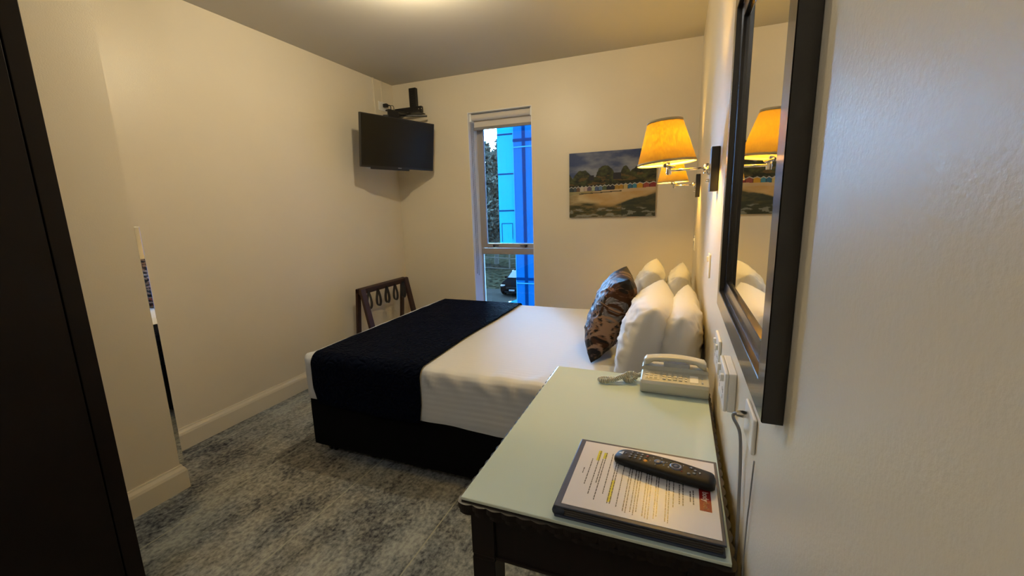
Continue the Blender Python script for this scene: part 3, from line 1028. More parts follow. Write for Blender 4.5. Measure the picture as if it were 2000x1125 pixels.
o = obj('number_card', obox(new(), (0.053, -0.022, ontop(-0.022) + 0.0005), (0.022, 0.036, 0.0014), RS, 0.0004), M_WPLAST, ph); o['label'] = 'pale number card under a clear window'
for y in (-0.012, -0.034):
    obj('volume_switch', obox(new(), (0.0745, y, ontop(y) + 0.0008), (0.0045, 0.010, 0.0022), RS, 0.0003), M_PHONED, ph)
obj('hook_switch', box(new(), (-0.030, 0.018, 0.058), (0.042, 0.040, 0.0735), 0.003), M_PHONED, ph)
def handset():
    bm = new()
    n, m = 30, 16
    rings = []
    for i in range(n + 1):
        t = i / n; u = -1 + 2 * t
        x = 0.086 * u
        arch = 0.010 * (1 - u * u)
        endk = max(0, (abs(u) - 0.66) / 0.34)
        ztop = 0.0850 + arch
        zbot = ztop - (0.0130 + 0.012 * (endk ** 0.6 if endk > 0 else 0))
        hw = 0.0185 + 0.0035 * endk
        cap = math.sqrt(max(0.0, 1 - max(0, (abs(u) - 0.93) / 0.07) ** 2))
        hw *= 0.55 + 0.45 * cap
        ztop -= 0.006 * (1 - cap); zbot += 0.002 * (1 - cap)
        ring = []
        for k in range(m):
            a = 2*PI*k/m; ca, sa = math.cos(a), math.sin(a)
            ring.append(bm.verts.new((x, 0.024 + hw * math.copysign(abs(ca) ** 0.5, ca), (ztop + zbot)/2 + (ztop - zbot)/2 * math.copysign(abs(sa) ** 0.5, sa))))
        rings.append(ring)
    for a, b in zip(rings, rings[1:]):
        for k in range(m): bm.faces.new((a[k], a[(k+1) % m], b[(k+1) % m], b[k]))
    bm.faces.new(rings[0]); bm.faces.new(list(reversed(rings[-1])))
    return bm
o = obj('handset', handset(), M_PHONE, ph); smart(o, 50)
# coiled cord
path = [(-0.088, 0.020, 0.030), (-0.100, 0.030, 0.020), (-0.118, 0.034, 0.011), (-0.136, 0.026, 0.009), (-0.140, 0.012, 0.009), (-0.126, 0.002, 0.010),
        (-0.110, 0.006, 0.016), (-0.112, 0.022, 0.026), (-0.135, 0.022, 0.023), (-0.160, 0.006, 0.012), (-0.185, 0.004, 0.009), (-0.207, -0.004, 0.009),
        (-0.212, -0.014, 0.009), (-0.198, -0.020, 0.009), (-0.176, -0.014, 0.011), (-0.155, -0.006, 0.019), (-0.135, 0.006, 0.026)]
def catmull(pts, per=20):
    P = [Vector(p) for p in pts]; out = []
    for i in range(len(P) - 1):
        p0 = P[max(i-1, 0)]; p1 = P[i]; p2 = P[i+1]; p3 = P[min(i+2, len(P)-1)]
        for k in range(per):
            t = k / per
            out.append(0.5 * ((2*p1) + (p2 - p0) * t + (2*p0 - 5*p1 + 4*p2 - p3) * t*t + (-p0 + 3*p1 - 3*p2 + p3) * t**3))
    out.append(P[-1]); return out
def coil(path, R, pitch, per=9):
    c = catmull(path, 40)
    out = []; s = 0; prev = None; u = None
    ds = pitch / per
    acc = 0; ang = 0
    pos = c[0]; last = c[0]
    for a, b in zip(c, c[1:]):
        seg = (b - a).length; t = (b - a).normalized() if seg > 0 else Vector((1, 0, 0))
        if u is None: u = t.cross(Vector((0, 0, 1))).normalized()
        u = (u - t * u.dot(t)).normalized(); w = t.cross(u)
        k = 0.0
        while acc + (seg - k) >= ds:
            k += ds - acc; acc = 0
            ang += 2 * PI / per
            p = a + t * k
            out.append(p + (u * math.cos(ang) + w * math.sin(ang)) * R)
        acc += seg - k
    return out
cp = coil(path, 0.0058, 0.0050)
obj('coiled_cord', tube(new(), cp, 0.0016, 6), M_PHONE, ph, smooth=True)

# ------------------------------------------------------------------ framed wall mirror
mr = empty('framed_mirror', (XR, 0.80, 1.119))
tag(mr, 'wall mirror in a wide black-brown lacquered frame above the desk', 'mirror')
MY0, MY1, MZ0, MZ1, MXF = 0.498, 1.105, 1.119, 1.790, 0.0935
def frame_bm():
    # cross-section: (depth x, inset from outer edge)
    sec = [(XR - 0.0005, 0.0), (MXF + 0.001, 0.0), (MXF, 0.001), (MXF, 0.0365), (MXF + 0.001, 0.0375), (MXF + 0.009, 0.0385), (MXF + 0.0095, 0.039), (MXF + 0.0105, 0.0635), (MXF + 0.0115, 0.0645), (MXF + 0.0175, 0.065), (XR - 0.0005, 0.065)]
    bm = new(); rings = []
    for (cy, cz, sy, sz) in ((MY0, MZ0, 1, 1), (MY1, MZ0, -1, 1), (MY1, MZ1, -1, -1), (MY0, MZ1, 1, -1)):
        rings.append([bm.verts.new((x, cy + sy * i, cz + sz * i)) for x, i in sec])
    n = len(sec)
    for a in range(4):
        A, B = rings[a], rings[(a+1) % 4]
        for i in range(n): bm.faces.new((A[i], A[(i+1) % n], B[(i+1) % n], B[i]))
    return bm
rel(obj('frame', frame_bm(), M_FRAME, mr), mr)
rel(obj('glass', box(new(), (MXF + 0.0165, MY0 + 0.060, MZ0 + 0.060), (MXF + 0.0195, MY1 - 0.060, MZ1 - 0.060)), M_SILVER, mr), mr)

# ------------------------------------------------------------------ wall lamps
def lamp(yc, label, tilt):
    root = empty('wall_lamp', (XR, yc, 1.468))
    tag(root, label, 'lamp', 'swing arm wall lamps beside the bed')
    # local coordinates: x negative = into the room
    obj('back_plate', box(new(), (-0.026, -0.033, -0.072), (-0.0003, 0.033, 0.070), 0.002), M_BLACK, root)
    RY = Matrix.Rotation(-PI/2, 3, 'Y')
    bm = new()
    lathe(bm, [(0.0, 0.026), (0.019, 0.026), (0.019, 0.032), (0.013, 0.036), (0.008, 0.038), (0.008, 0.046), (0, 0.046)], (0, 0, 0.0), 24, RY)
    o = obj('swivel_collar', bm, M_CHROME, root); smart(o)
    bm = new(); lathe(bm, [(0, 0.026), (0.006, 0.026), (0.006, 0.034), (0.0045, 0.038), (0, 0.038)], (0, 0, -0.036), 14, RY)
    o = obj('switch_knob', bm, M_CHROME, root); smart(o)
    bm = new(); lathe(bm, [(0, 0.0), (0.0085, 0.0), (0.0085, 0.028), (0.006, 0.032), (0, 0.032)], (-0.037, 0, -0.012), 16)
    o = obj('pivot', bm, M_CHROME, root); smart(o)
    ex = -0.155
    obj('arm', tube(new(), [(-0.037, 0, 0.006), (ex, 0.004, 0.004)], 0.0042, 12), M_CHROME, root, smooth=True)
    bm = new(); lathe(bm, [(0, -0.010), (0.008, -0.010), (0.009, 0.0), (0.008, 0.020), (0, 0.020)], (ex, 0.004, 0.0), 16)
    o = obj('elbow_joint', bm, M_CHROME, root); smart(o)
    obj('arm', tube(new(), [(ex, 0.004, 0.014), (ex + 0.018, -0.026, 0.014), (ex - 0.005, -0.030, 0.018), (ex - 0.008, -0.012, 0.024)], 0.004, 12), M_CHROME, root, smooth=True)
    bm = new(); lathe(bm, [(0, 0.008), (0.010, 0.008), (0.012, 0.016), (0.012, 0.052), (0.009, 0.058), (0, 0.058)], (ex - 0.008, -0.008, 0.006), 18)
    o = obj('bulb_holder', bm, M_CHROME, root); smart(o)
    bm = new(); lathe(bm, [(0.006, 0.0), (0.009, 0.010), (0.019, 0.028), (0.020, 0.040), (0.013, 0.052), (0, 0.057)], (ex - 0.008, -0.008, 0.060), 20)
    obj('bulb', bm, M_BULB, root, smooth=True)
    # shade
    sh = bpy.data.objects.new('lamp_shade', None)
    c = Vector((ex - 0.008, -0.008, 0.026))
    R = Matrix.Rotation(tilt, 3, 'Y')
    r0, r1, hh = 0.096, 0.056, 0.140
    bm = new()
    N = 72
    lathe(bm, [(r0, 0.0), (r0 + (r1 - r0) * 0.33, hh * 0.33), (r0 + (r1 - r0) * 0.66, hh * 0.66), (r1, hh)], c, N, R)
    so = obj('lamp_shade', bm, M_SHADE, root, smooth=True)
    bm = new()
    lathe(bm, [(r0 + 0.0012, -0.001), (r0 - 0.0008, 0.007), (r0 - 0.0028, 0.007), (r0 - 0.001, -0.001)], c, N, R, closed=True)
    obj('trim_ribbon', bm, M_SHTRIM, so, smooth=True)
    bm = new()
    lathe(bm, [(r1 + 0.0020, hh - 0.008), (r1 + 0.0012, hh + 0.001), (r1 - 0.001, hh + 0.001), (r1 + 0.0002, hh - 0.008)], c, N, R, closed=True)
    obj('trim_ribbon', bm, M_SHTRIM, so, smooth=True)
    bm = new()
    for k in range(3):
        a = k * 2 * PI / 3
        p = R @ Vector((r1 * 0.99 * math.cos(a), r1 * 0.99 * math.sin(a), hh - 0.006))
        q = R @ Vector((0.004 * math.cos(a), 0.004 * math.sin(a), hh - 0.016))
        tube(bm, [c + p, c + q], 0.0012, 6)
    obj('spider', bm, M_CHROME, so)
    return root
lamp(1.595, 'lit yellow shade wall lamp nearest the framed mirror', math.radians(-4))
lamp(3.000, 'lit yellow shade wall lamp at the far side of the bed, nearest the picture', math.radians(-2))

# ------------------------------------------------------------------ switches, outlets and the aerial cable
def plate(name, label, cat, yc, zc, w, h, d, rockers, group=None, thick=0.0):
    root = empty(name, (XR, yc, zc)); tag(root, label, cat, group)
    if thick: obj('mounting_block', box(new(), (-thick, -w/2, -h/2), (-0.0003, w/2, h/2), 0.002), M_WPLAST, root)
    obj('face_plate', box(new(), (-thick - d, -w/2, -h/2), (-thick - 0.0003, w/2, h/2), 0.0025), M_WPLAST, root)
    for (y, z, a, b) in rockers:
        obj('rocker', box(new(), (-thick - d - 0.006, y - a/2, z - b/2), (-thick - d + 0.001, y + a/2, z + b/2), 0.0015), M_WPLAST, root)
    return root
plate('light_switch', 'white light switch on the right wall beside the near wall lamp', 'switch', 1.735, 1.127, 0.070, 0.088, 0.006, [(0, 0.024, 0.012, 0.02)], 'bedside light switches')
plate('light_switch', 'white light switch on the right wall near the far corner by the window wall', 'switch', 3.38, 1.070, 0.070, 0.105, 0.006, [(0, 0.024, 0.012, 0.02)], 'bedside light switches')
def socket(label, yc, zc, n=2, thick=0.0, w=0.116, h=0.072):
    root = plate('power_outlet', label, 'power outlet', yc, zc, w, h, 0.007, [((-0.030 if n == 2 else 0.0) + 0.060 * k, 0.022, 0.010, 0.014) for k in range(n)], None, thick)
    for k in range(n):
        cy = (-0.030 if n == 2 else 0) + 0.060 * k
        for (dy, dz) in ((-0.007, 0.0), (0.007, 0.0), (0.0, -0.014)):
            obj('pin_slot', box(new(), (-thick - 0.0074, cy + dy - 0.001, dz - 0.008), (-thick - 0.0071, cy + dy + 0.001, dz)), M_BLACK, root)
    return root
socket('white wall socket behind the telephone, under the far end of the mirror', 1.205, 0.965, 2, 0.0, 0.110, 0.090)
socket('thick white double wall socket low beside the desk, below the middle of the mirror', 0.905, 1.000, 2, 0.014, 0.112, 0.078)
ap = plate('aerial_outlet', 'white aerial plate under the near corner of the mirror with grey cable plugged in', 'aerial outlet', 0.668, 1.030, 0.075, 0.055, 0.006, [])
RY = Matrix.Rotation(-PI/2, 3, 'Y')
cb = empty('aerial_cable', (XR, 0.672, 1.045))
tag(cb, 'thin grey aerial cable hanging from the plate down behind the desk', 'cable')
bm = new(); lathe(bm, [(0, 0.0065), (0.0055, 0.0065), (0.0055, 0.014), (0.004, 0.022), (0, 0.022)], (0, 0, 0), 14, RY)
o = obj('plug', bm, M_CHROME, cb); smart(o)
cpath = [(-0.018, 0.000, 0.0), (-0.024, 0.006, -0.004), (-0.022, 0.024, -0.020), (-0.010, 0.036, -0.050), (-0.006, 0.036, -0.10), (-0.006, 0.022, -0.16), (-0.006, 0.012, -0.22), (-0.006, 0.012, -0.40), (-0.008, 0.02, -0.9), (-0.010, 0.03, -1.035)]
obj('lead', tube(new(), catmull(cpath, 10), 0.0026, 8), M_GREYPL, cb, smooth=True)
cord = obj('thin_cord', tube(new(), catmull([(-0.003, -0.05, -0.028), (-0.003, -0.042, -0.10), (-0.003, -0.036, -0.17), (-0.003, -0.034, -0.55), (-0.003, -0.03, -0.90)], 8), 0.0011, 6), M_GREYPL, ap, smooth=True)
cord['label'] = 'very thin grey cord running down the wall'

# ------------------------------------------------------------------ picture on the back wall
def art(u, v):
    """beach with a row of huts; u across 0..1, v up 0..1"""
    n1 = fbm((u*3, v*5, 0), 1.0, 4); n2 = fbm((u*9, v*22, 2), 1.0, 4); n3 = fbm((u*14, v*14, 5), 1.0, 3)
    hor = 0.455 + 0.035 * u
    tree = 0.60 + 0.0 
    hump = [(0.16, 0.115, 0.73), (0.43, 0.115, 0.79), (0.66, 0.065, 0.76), (0.79, 0.09, 0.74), (0.93, 0.12, 0.76), (0.30, 0.06, 0.62), (0.55, 0.08, 0.62)]
    th = 0.585 + 0.02 * n3
    for cx, wd_, hh in hump:
        d = (u - cx) / wd_
        if abs(d) < 1: th = max(th, 0.56 + (hh - 0.56) * math.sqrt(1 - d*d) + 0.022 * n3)
    if u < 0.05: th = max(th, 0.68 - 1.8 * u)
    roof = (0.52 < u < 0.61 and 0.57 < v < 0.675) or (0.24 < u < 0.30 and 0.57 < v < 0.645)
    hv0, hv1 = hor - 0.055 + 0.0 , hor + 0.03
    if v > th and not roof:
        t = (v - 0.55) / 0.45
        blue = Vector((0.035, 0.065, 0.20)); cloud = Vector((0.30, 0.33, 0.42)); pale = Vector((0.42, 0.45, 0.50))
        k = min(1, max(0, 0.75 - 0.55 * t + 0.9 * n1 + (0.25 - abs(u - 0.62)) ))
        c = blue.lerp(cloud, k)
        if t < 0.45 and u > 0.3: c = c.lerp(pale, 0.55 * (1 - t / 0.45))
        return c + Vector((1, 1, 1)) * 0.02 * n3
    if abs(u - 0.665) < 0.003 and 0.7 < v < 0.82: return Vector((0.05, 0.05, 0.06))
    if roof: return Vector((0.018, 0.018, 0.028))
    if v > hv1:
        k = min(1, max(0, 0.35 + 0.9 * n3 + 0.3 * (v - 0.55)))
        d = Vector((0.008, 0.012, 0.006)); g = Vector((0.075, 0.085, 0.02)); o = Vector((0.16, 0.09, 0.02))
        c = d.lerp(g, k)
        if n2 > 0.25 and v < 0.66: c = c.lerp(o, 0.7)
        return c
    if v > hv0:
        ks = [(0.00, 0.05, (0.03, 0.05, 0.06)), (0.05, 0.09, (0.07, 0.09, 0.12)), (0.09, 0.13, (0.16, 0.09, 0.06)), (0.13, 0.18, (0.60, 0.52, 0.42)),
              (0.18, 0.22, (0.56, 0.44, 0.40)), (0.22, 0.27, (0.13, 0.10, 0.17)), (0.27, 0.31, (0.40, 0.48, 0.34)), (0.31, 0.35, (0.08, 0.13, 0.30)),
              (0.35, 0.40, (0.12, 0.22, 0.42)), (0.40, 0.45, (0.10, 0.14, 0.07)), (0.45, 0.49, (0.02, 0.02, 0.03)), (0.49, 0.54, (0.025, 0.025, 0.035)),
              (0.54, 0.59, (0.42, 0.26, 0.05)), (0.59, 0.64, (0.48, 0.26, 0.03)), (0.64, 0.69, (0.55, 0.44, 0.18)), (0.69, 0.74, (0.03, 0.15, 0.30)),
              (0.74, 0.79, (0.05, 0.26, 0.42)), (0.79, 0.86, (0.62, 0.34, 0.02)), (0.86, 0.93, (0.33, 0.07, 0.05)), (0.93, 1.01, (0.26, 0.03, 0.03))]
        for a, b, c in ks:
            if a <= u < b:
                m = (a + b) / 2; f = 1 - abs(u - m) / ((b - a) / 2)
                top = hv1 - 0.022 * (1 - f)
                if v > top: return Vector((0.01, 0.012, 0.01))
                if v > top - 0.012: return Vector((0.55, 0.55, 0.52))
                if f < 0.12: return Vector(c) * 0.4
                return Vector(c)
    # sand and sea-grass foreground
    sand = Vector((0.56, 0.36, 0.14)).lerp(Vector((0.66, 0.52, 0.30)), min(1, max(0, 0.5 + n1)))
    weed = Vector((0.055, 0.06, 0.025)); pale = Vector((0.30, 0.32, 0.30)); dk = Vector((0.02, 0.035, 0.025))
    k = 0.0
    line = 0.175 + 0.16 * max(0, u - 0.55) / 0.45 * (1.0 if v > 0.08 else 1) + 0.05 * n1
    if v < line + 0.05: k = min(1, (line + 0.05 - v) / 0.05)
    if u < 0.16: k = max(k, 0.6 * (1 - u / 0.16) + 0.5 * n2)
    c = sand.lerp(weed.lerp(Vector((0.22, 0.16, 0.06)), min(1, max(0, 0.4 + 1.3 * n2))), min(1, max(0, k)))
    if u > 0.62 and v < line + 0.02: c = c.lerp(dk, 0.7)
    if n2 > 0.22 and v < 0.14: c = c.lerp(pale, 0.7)
    if hv0 - 0.045 < v < hv0:
        c = c.lerp(Vector((0.62, 0.48, 0.33)), 0.5) if u > 0.28 else c.lerp(Vector((0.25, 0.26, 0.12)), 0.6)
        if abs(v - (hv0 - 0.04 + 0.02 * u)) < 0.007 and 0.12 < u < 0.62: c = Vector((0.07, 0.06, 0.035))
    if 0.28 < u < 0.39 and hv0 - 0.01 < v < hv0 + 0.022: c = Vector((0.02, 0.018, 0.02))
    return c
pc = empty('picture', (-0.548, YB, 1.536))
tag(pc, 'unframed canvas painting of colourful beach huts hanging on the back wall', 'picture')
PW, PH, PD = 0.722, 0.545, 0.022
obj('stretcher', box(new(), (-PW/2 + 0.001, -PD + 0.001, -PH/2 + 0.001), (PW/2 - 0.001, -0.0005, PH/2 - 0.001)), mat('canvas_edge', (0.06, 0.06, 0.07, 1), 0.7), pc)
bm = new()
NX, NZ = 210, 160
lay = bm.loops.layers.float_color.new('paint')
vs = [[bm.verts.new((-PW/2 + PW * a / NX, -PD, -PH/2 + PH * b / NZ)) for b in range(NZ + 1)] for a in range(NX + 1)]
cc = [[art(a / NX, b / NZ) for b in range(NZ + 1)] for a in range(NX + 1)]
for a in range(NX):
    for b in range(NZ):
        f = bm.faces.new((vs[a][b], vs[a+1][b], vs[a+1][b+1], vs[a][b+1]))
        for lp, (i_, j_) in zip(f.loops, ((a, b), (a+1, b), (a+1, b+1), (a, b+1))):
            c = cc[i_][j_] * 0.72; lp[lay] = (max(0, c.x), max(0, c.y), max(0, c.z), 1)
me = bpy.data.meshes.new('painted_canvas'); bm.to_mesh(me); bm.free(); me.materials.append(M_ART)
link(bpy.data.objects.new('painted_canvas', me), pc)

# ------------------------------------------------------------------ television and its bracket
TL = Vector((-2.455, 2.895, 0)); TR = Vector((-2.205, 3.645, 0))
mid = (TL + TR) / 2
ang = math.atan2(TR.y - TL.y, TR.x - TL.x)
tv = empty('television', (mid.x, mid.y, 1.945))
TVW, TVH = 0.765, 0.425
tilt = math.radians(7.5)
# local axes: x along the width (left to right seen by the viewer), -y towards the viewer
tv.rotation_euler = (tilt, 0, ang)
tag(tv, 'flat black television switched off, hung high in the far left corner', 'television')
bm = new()
box(bm, (-TVW/2, -0.008, -TVH/2), (TVW/2, 0.018, TVH/2), 0.003)
obj('housing', bm, M_BLACK, tv)
bm = new(); box(bm, (-TVW/2 + 0.05, 0.018, -TVH/2 + 0.03), (TVW/2 - 0.05, 0.045, TVH/2 - 0.10), 0.012)
obj('rear_housing', bm, M_BLACK, tv)
obj('screen', box(new(), (-TVW/2 + 0.009, -0.0092, -TVH/2 + 0.016), (TVW/2 - 0.009, -0.0082, TVH/2 - 0.009)), M_SCREEN, tv)
bm = new()
prism(bm, [(-TVW/2 + 0.10, -0.010), (TVW/2 - 0.28, -0.010), (TVW/2 - 0.28, 0.012), (-TVW/2 + 0.10, 0.012)], -TVH/2 - 0.014, -TVH/2 + 0.002)
obj('speaker_bar', bm, M_BLACK, tv)
o = obj('maker_badge', box(new(), (-0.018, -0.0098, -TVH/2 + 0.003), (0.018, -0.0084, -TVH/2 + 0.010)), M_GREYPL, tv)

br = empty('television_bracket', (-2.45, YB, 2.35))
tag(br, 'black metal wall bracket holding the television in the corner', 'bracket')
def bpart(name, bm, m=M_BLKMET): return rel(obj(name, bm, m, br), br)
bm = new()
box(bm, (-2.487, YB - 0.040, 2.30), (-2.412, YB - 0.0005, 2.525), 0.003)
for k in range(9): box(bm, (-2.455, YB - 0.043, 2.33 + k * 0.021), (-2.444, YB - 0.040, 2.341 + k * 0.021))
bpart('wall_column', bm)
bpart('cross_channel', box(new(), (-2.64, YB - 0.075, 2.290), (-2.335, YB - 0.041, 2.345), 0.003))
bm = new()
box(bm, (-2.62, YB - 0.17, 2.268), (-2.31, YB - 0.045, 2.276), 0.002)
bpart('shelf', bm)
bm = new()
Rz = Matrix.Rotation(ang, 3, 'Z')
obox(bm, (-2.42, YB - 0.22, 2.235), (0.40, 0.030, 0.014), Matrix.Rotation(ang - 0.7, 3, 'Z'), 0.003)
obox(bm, (-2.46, YB - 0.17, 2.252), (0.26, 0.030, 0.012), Matrix.Rotation(-0.6, 3, 'Z'), 0.003)
bpart('swing_arm', bm)
bm = new()
obox(bm, (mid.x - 0.055, mid.y + 0.018, 2.06), (0.11, 0.012, 0.34), Rz, 0.002)
obox(bm, (mid.x - 0.075, mid.y + 0.10, 2.24), (0.20, 0.05, 0.012), Rz, 0.002)
bpart('mounting_plate', bm)
bm = new()
for k in range(2):
    x = -2.36 + 0.03 * k
    tube(bm, [(x, YB - 0.08, 2.318), (x, YB - 0.077, 2.318)], 0.004, 8)
bpart('bolt', bm, M_CHROME)

# socket near the ceiling, plug with lead, and the two trunked cables above it
tp = empty('power_outlet', (XL, 3.565, 2.355)); tag(tp, 'white wall socket near the ceiling behind the television, black plug in it', 'power outlet')
obj('face_plate', box(new(), (0.0003, -0.055, -0.040), (0.009, 0.055, 0.040), 0.002), M_WPLAST, tp)
obj('rocker', box(new(), (0.009, -0.035, 0.012), (0.014, -0.024, 0.028), 0.001), M_WPLAST, tp)
tpl = empty('power_plug', (XL + 0.010, 3.575, 2.362)); tag(tpl, 'black power plug and lead in the socket above the television', 'power plug')
obj('plug_body', obox(new(), (0.025, 0.0, 0), (0.045, 0.034, 0.034), Matrix.Identity(3), 0.006), M_BLACK, tpl)
obj('lead', tube(new(), catmull([(0.046, 0, 0), (0.075, 0.0, -0.004), (0.090, -0.01, -0.04), (0.085, -0.03, -0.10), (0.11, -0.06, -0.16), (0.15, -0.10, -0.22)], 8), 0.004, 8), M_BLACK, tpl, smooth=True)
obj('lead', tube(new(), catmull([(0.046, 0.004, -0.004), (0.10, 0.01, -0.008), (0.115, 0.0, -0.05), (0.105, -0.02, -0.10), (0.13, -0.05, -0.17)], 8), 0.003, 8), M_BLACK, tpl, smooth=True)
for (yy, zb, w_) in ((3.455, 2.20, 0.012), (3.568, 2.395, 0.010)):
    bm = new(); box(bm, (XL + 0.0003, yy - w_/2, zb), (XL + 0.010, yy + w_/2, H), 0.002)
    o = obj('cable_trunking', bm, M_WALL)
    tag(o, 'thin wall-coloured trunking rising to the ceiling ' + ('over the corner socket' if yy > 3.5 else 'left of the corner socket'), 'trunking')

# ------------------------------------------------------------------ roller blind
rb = empty('roller_blind', (-1.57, 3.80, 2.19)); tag(rb, 'cream roller blind rolled up at the top of the window', 'blind')
def rpart(name, bm, m, sm=False): return rel(obj(name, bm, m, rb, smooth=sm), rb)
RX = Matrix.Rotation(PI/2, 3, 'Y')
bm = new(); lathe(bm, [(0, 0), (0.029, 0), (0.029, WX1 - WX0 - 0.05), (0, WX1 - WX0 - 0.05)], (WX0 + 0.025, 3.797, 2.207), 28, RX)
o = rpart('roll', bm, M_BLIND); smart(o)
for x in (WX0 + 0.0065, WX1 - 0.0245):
    rpart('end_bracket', box(new(), (x, 3.768, 2.168), (x + 0.018, 3.835, 2.2415), 0.003), M_WHITE)
bm = new(); box(bm, (WX0 + 0.028, 3.822, 2.110), (WX1 - 0.028, 3.826, 2.205)); rpart('hanging_cloth', bm, M_BLIND)
bm = new(); box(bm, (WX0 + 0.026, 3.815, 2.098), (WX1 - 0.026, 3.833, 2.124), 0.004); rpart('bottom_bar', bm, M_GREYPL)
def chain(y, z0, z1, dx):
    pts = []
    x0 = WX0 + 0.015 + dx
    bm = new()
    n = 40
    for side in (0, 1):
        yy = y + side * 0.016
        tube(bm, [(x0, yy, z1), (x0, yy, z0 + 0.01)], 0.0016, 6)
        for k in range(70):
            z = z0 + 0.01 + (z1 - z0 - 0.01) * k / 70
            bmesh.ops.create_icosphere(bm, subdivisions=1, radius=0.0026, matrix=Matrix.Translation((x0, yy, z)))
    tube(bm, [(x0, y, z0 + 0.01), (x0, y + 0.008, z0), (x0, y + 0.016, z0 + 0.01)], 0.0016, 6)
    return bm
rpart('bead_chain', chain(3.775, 0.72, 2.19, 0.0), M_GREYPL)
rpart('bead_chain', chain(3.806, 0.70, 2.19, 0.003), M_GREYPL)

# ------------------------------------------------------------------ luggage rack folded against the left wall
lr = empty('luggage_rack', (-2.52, 3.2, 0)); tag(lr, 'folded dark wooden luggage rack with black straps leaning in the corner', 'luggage rack')
def lpart(name, bm, m, parent=lr):
    o = obj(name, bm, m, parent)
    if parent is lr: rel(o, lr)
    return o
def slant(y0, y1, p0, p1, wdt, thk, bev=0.003):
    """board from p0=(x,z) to p1=(x,z), spanning y0..y1"""
    bm = new()
    a = Vector((p0[0], 0, p0[1])); b = Vector((p1[0], 0, p1[1]))
    d = b - a; L = d.length; d.normalize()
    n = Vector((d.z, 0, -d.x))
    M3 = Matrix(((d.x, 0, n.x), (0, 1, 0), (d.z, 0, n.z)))
    return obox(bm, ((a.x + b.x)/2, (y0 + y1)/2, (a.z + b.z)/2), (L, y1 - y0, thk), M3, bev)
RY0, RY1, RT = 2.83, 3.52, 0.705
XT, XB1, XB2 = -2.545, -2.39, -2.62
for yy in (RY0, RY1 - 0.058):
    lpart('leg', slant(yy, yy + 0.058, (XT + 0.010, RT), (XB1, 0.01), 0.03, 0.026), M_RACK)
for yy in (RY0 + 0.004, RY1 - 0.049):
    lpart('leg', slant(yy, yy + 0.045, (XT - 0.030, RT), (XB2 - 0.02, 0.01), 0.03, 0.022), M_RACK)
lpart('top_rail', slant(RY0 + 0.002, RY1 - 0.002, (XT + 0.012, RT + 0.004), (XT - 0.003, RT - 0.045), 0.03, 0.022), M_RACK)
lpart('top_rail', slant(RY0 + 0.004, RY1 - 0.004, (XT - 0.028, RT + 0.004), (XT - 0.034, RT - 0.035), 0.03, 0.020), M_RACK)
for yy_z in (0.30, 0.12):
    x = XT + 0.010 + (XB1 - XT - 0.010) * (RT - yy_z) / RT
    lpart('cross_bar', tube(new(), [(x, RY0 + 0.04, yy_z), (x, RY1 - 0.04, yy_z)], 0.006, 10), M_RACK)
for k in range(5):
    yc = RY0 + 0.095 + k * (RY1 - RY0 - 0.19) / 4
    # a slack loop of webbing hanging between the two rails, seen edge-on as a teardrop
    bm = new()
    pts = []
    nn = 28
    ys = []
    for j in range(nn + 1):
        t = 2 * PI * j / nn
        # teardrop in the x-z plane turned slightly about z
        r = 0.5 * (1 - math.cos(t))
        w = 0.028 * math.sin(t) * math.sin(t / 2) ** 1.3
        pts.append((w, -0.155 * r))
    th, wd_ = 0.005, 0.030
    A = math.radians(68 + 4 * (k % 3))
    fx, fy = math.cos(A), math.sin(A)
    base = Vector((XT + 0.022, yc, RT - 0.030))
    rings = []
    for j, (w, z) in enumerate(pts[:-1]):
        rings.append([bm.verts.new(base + Vector((fx * w - fy * s * wd_/2 , fy * w + fx * s * wd_/2, z))) for s in (-1, 1)])
    m_ = len(rings)
    for j in range(m_):
        a, b = rings[j], rings[(j + 1) % m_]
        bm.faces.new((a[0], a[1], b[1], b[0]))
    o = lpart('strap', bm, M_BLACK)
    s = o.modifiers.new('t', 'SOLIDIFY'); s.thickness = 0.006; s.offset = 0

# ------------------------------------------------------------------ outside
def ext(name, c, rough=0.8, sc=3.0, var=0.12):
    m = mat(name, c, rough, spec=0.0)
    f = noise_tex(m, coords(m), sc, 5)
    setcol(m, ramp(m, f, [(0.3, tuple(max(0, x * (1 - var)) for x in c[:3]) + (1,)), (0.7, tuple(x * (1 + var) for x in c[:3]) + (1,))]))
    return m
M_CYAN = ext('turquoise_render', (0.004, 0.100, 0.160, 1), var=0.04)
M_BLUE = ext('cobalt_render', (0.0022, 0.034, 0.095, 1), var=0.06)
M_JOINT = mat('dark_blue_joint', (0.0006, 0.008, 0.030, 1), 0.8, spec=0.0)
M_LJOINT = mat('pale_blue_flashing', (0.016, 0.09, 0.16, 1), 0.8, spec=0.0)
M_ASPH = ext('wet_asphalt', (0.0115, 0.0098, 0.0078, 1), 0.95, 1.2, 0.2)
M_GRASS = ext('bank_grass', (0.0080, 0.0068, 0.0038, 1), 0.9, 3.5, 0.95)
M_LEAF = ext('tree_leaves', (0.045, 0.042, 0.030, 1), 0.7, 1.5, 0.5)
M_LEAF2 = ext('shrub_leaves', (0.040, 0.055, 0.022, 1), 0.7, 1.5, 0.5)
M_BARK = ext('tree_bark', (0.05, 0.04, 0.03, 1), 0.9)
M_FENCE = ext('weathered_fence', (0.019, 0.015, 0.010, 1), 0.9, 3, 0.6)
M_RAIL = mat('pale_fence_rail', (0.055, 0.042, 0.030, 1), 0.8, spec=0.0)

struct('ground', box(new(), (-60, 4.4, GROUND - 0.3), (40, 80, GROUND)), M_ASPH)
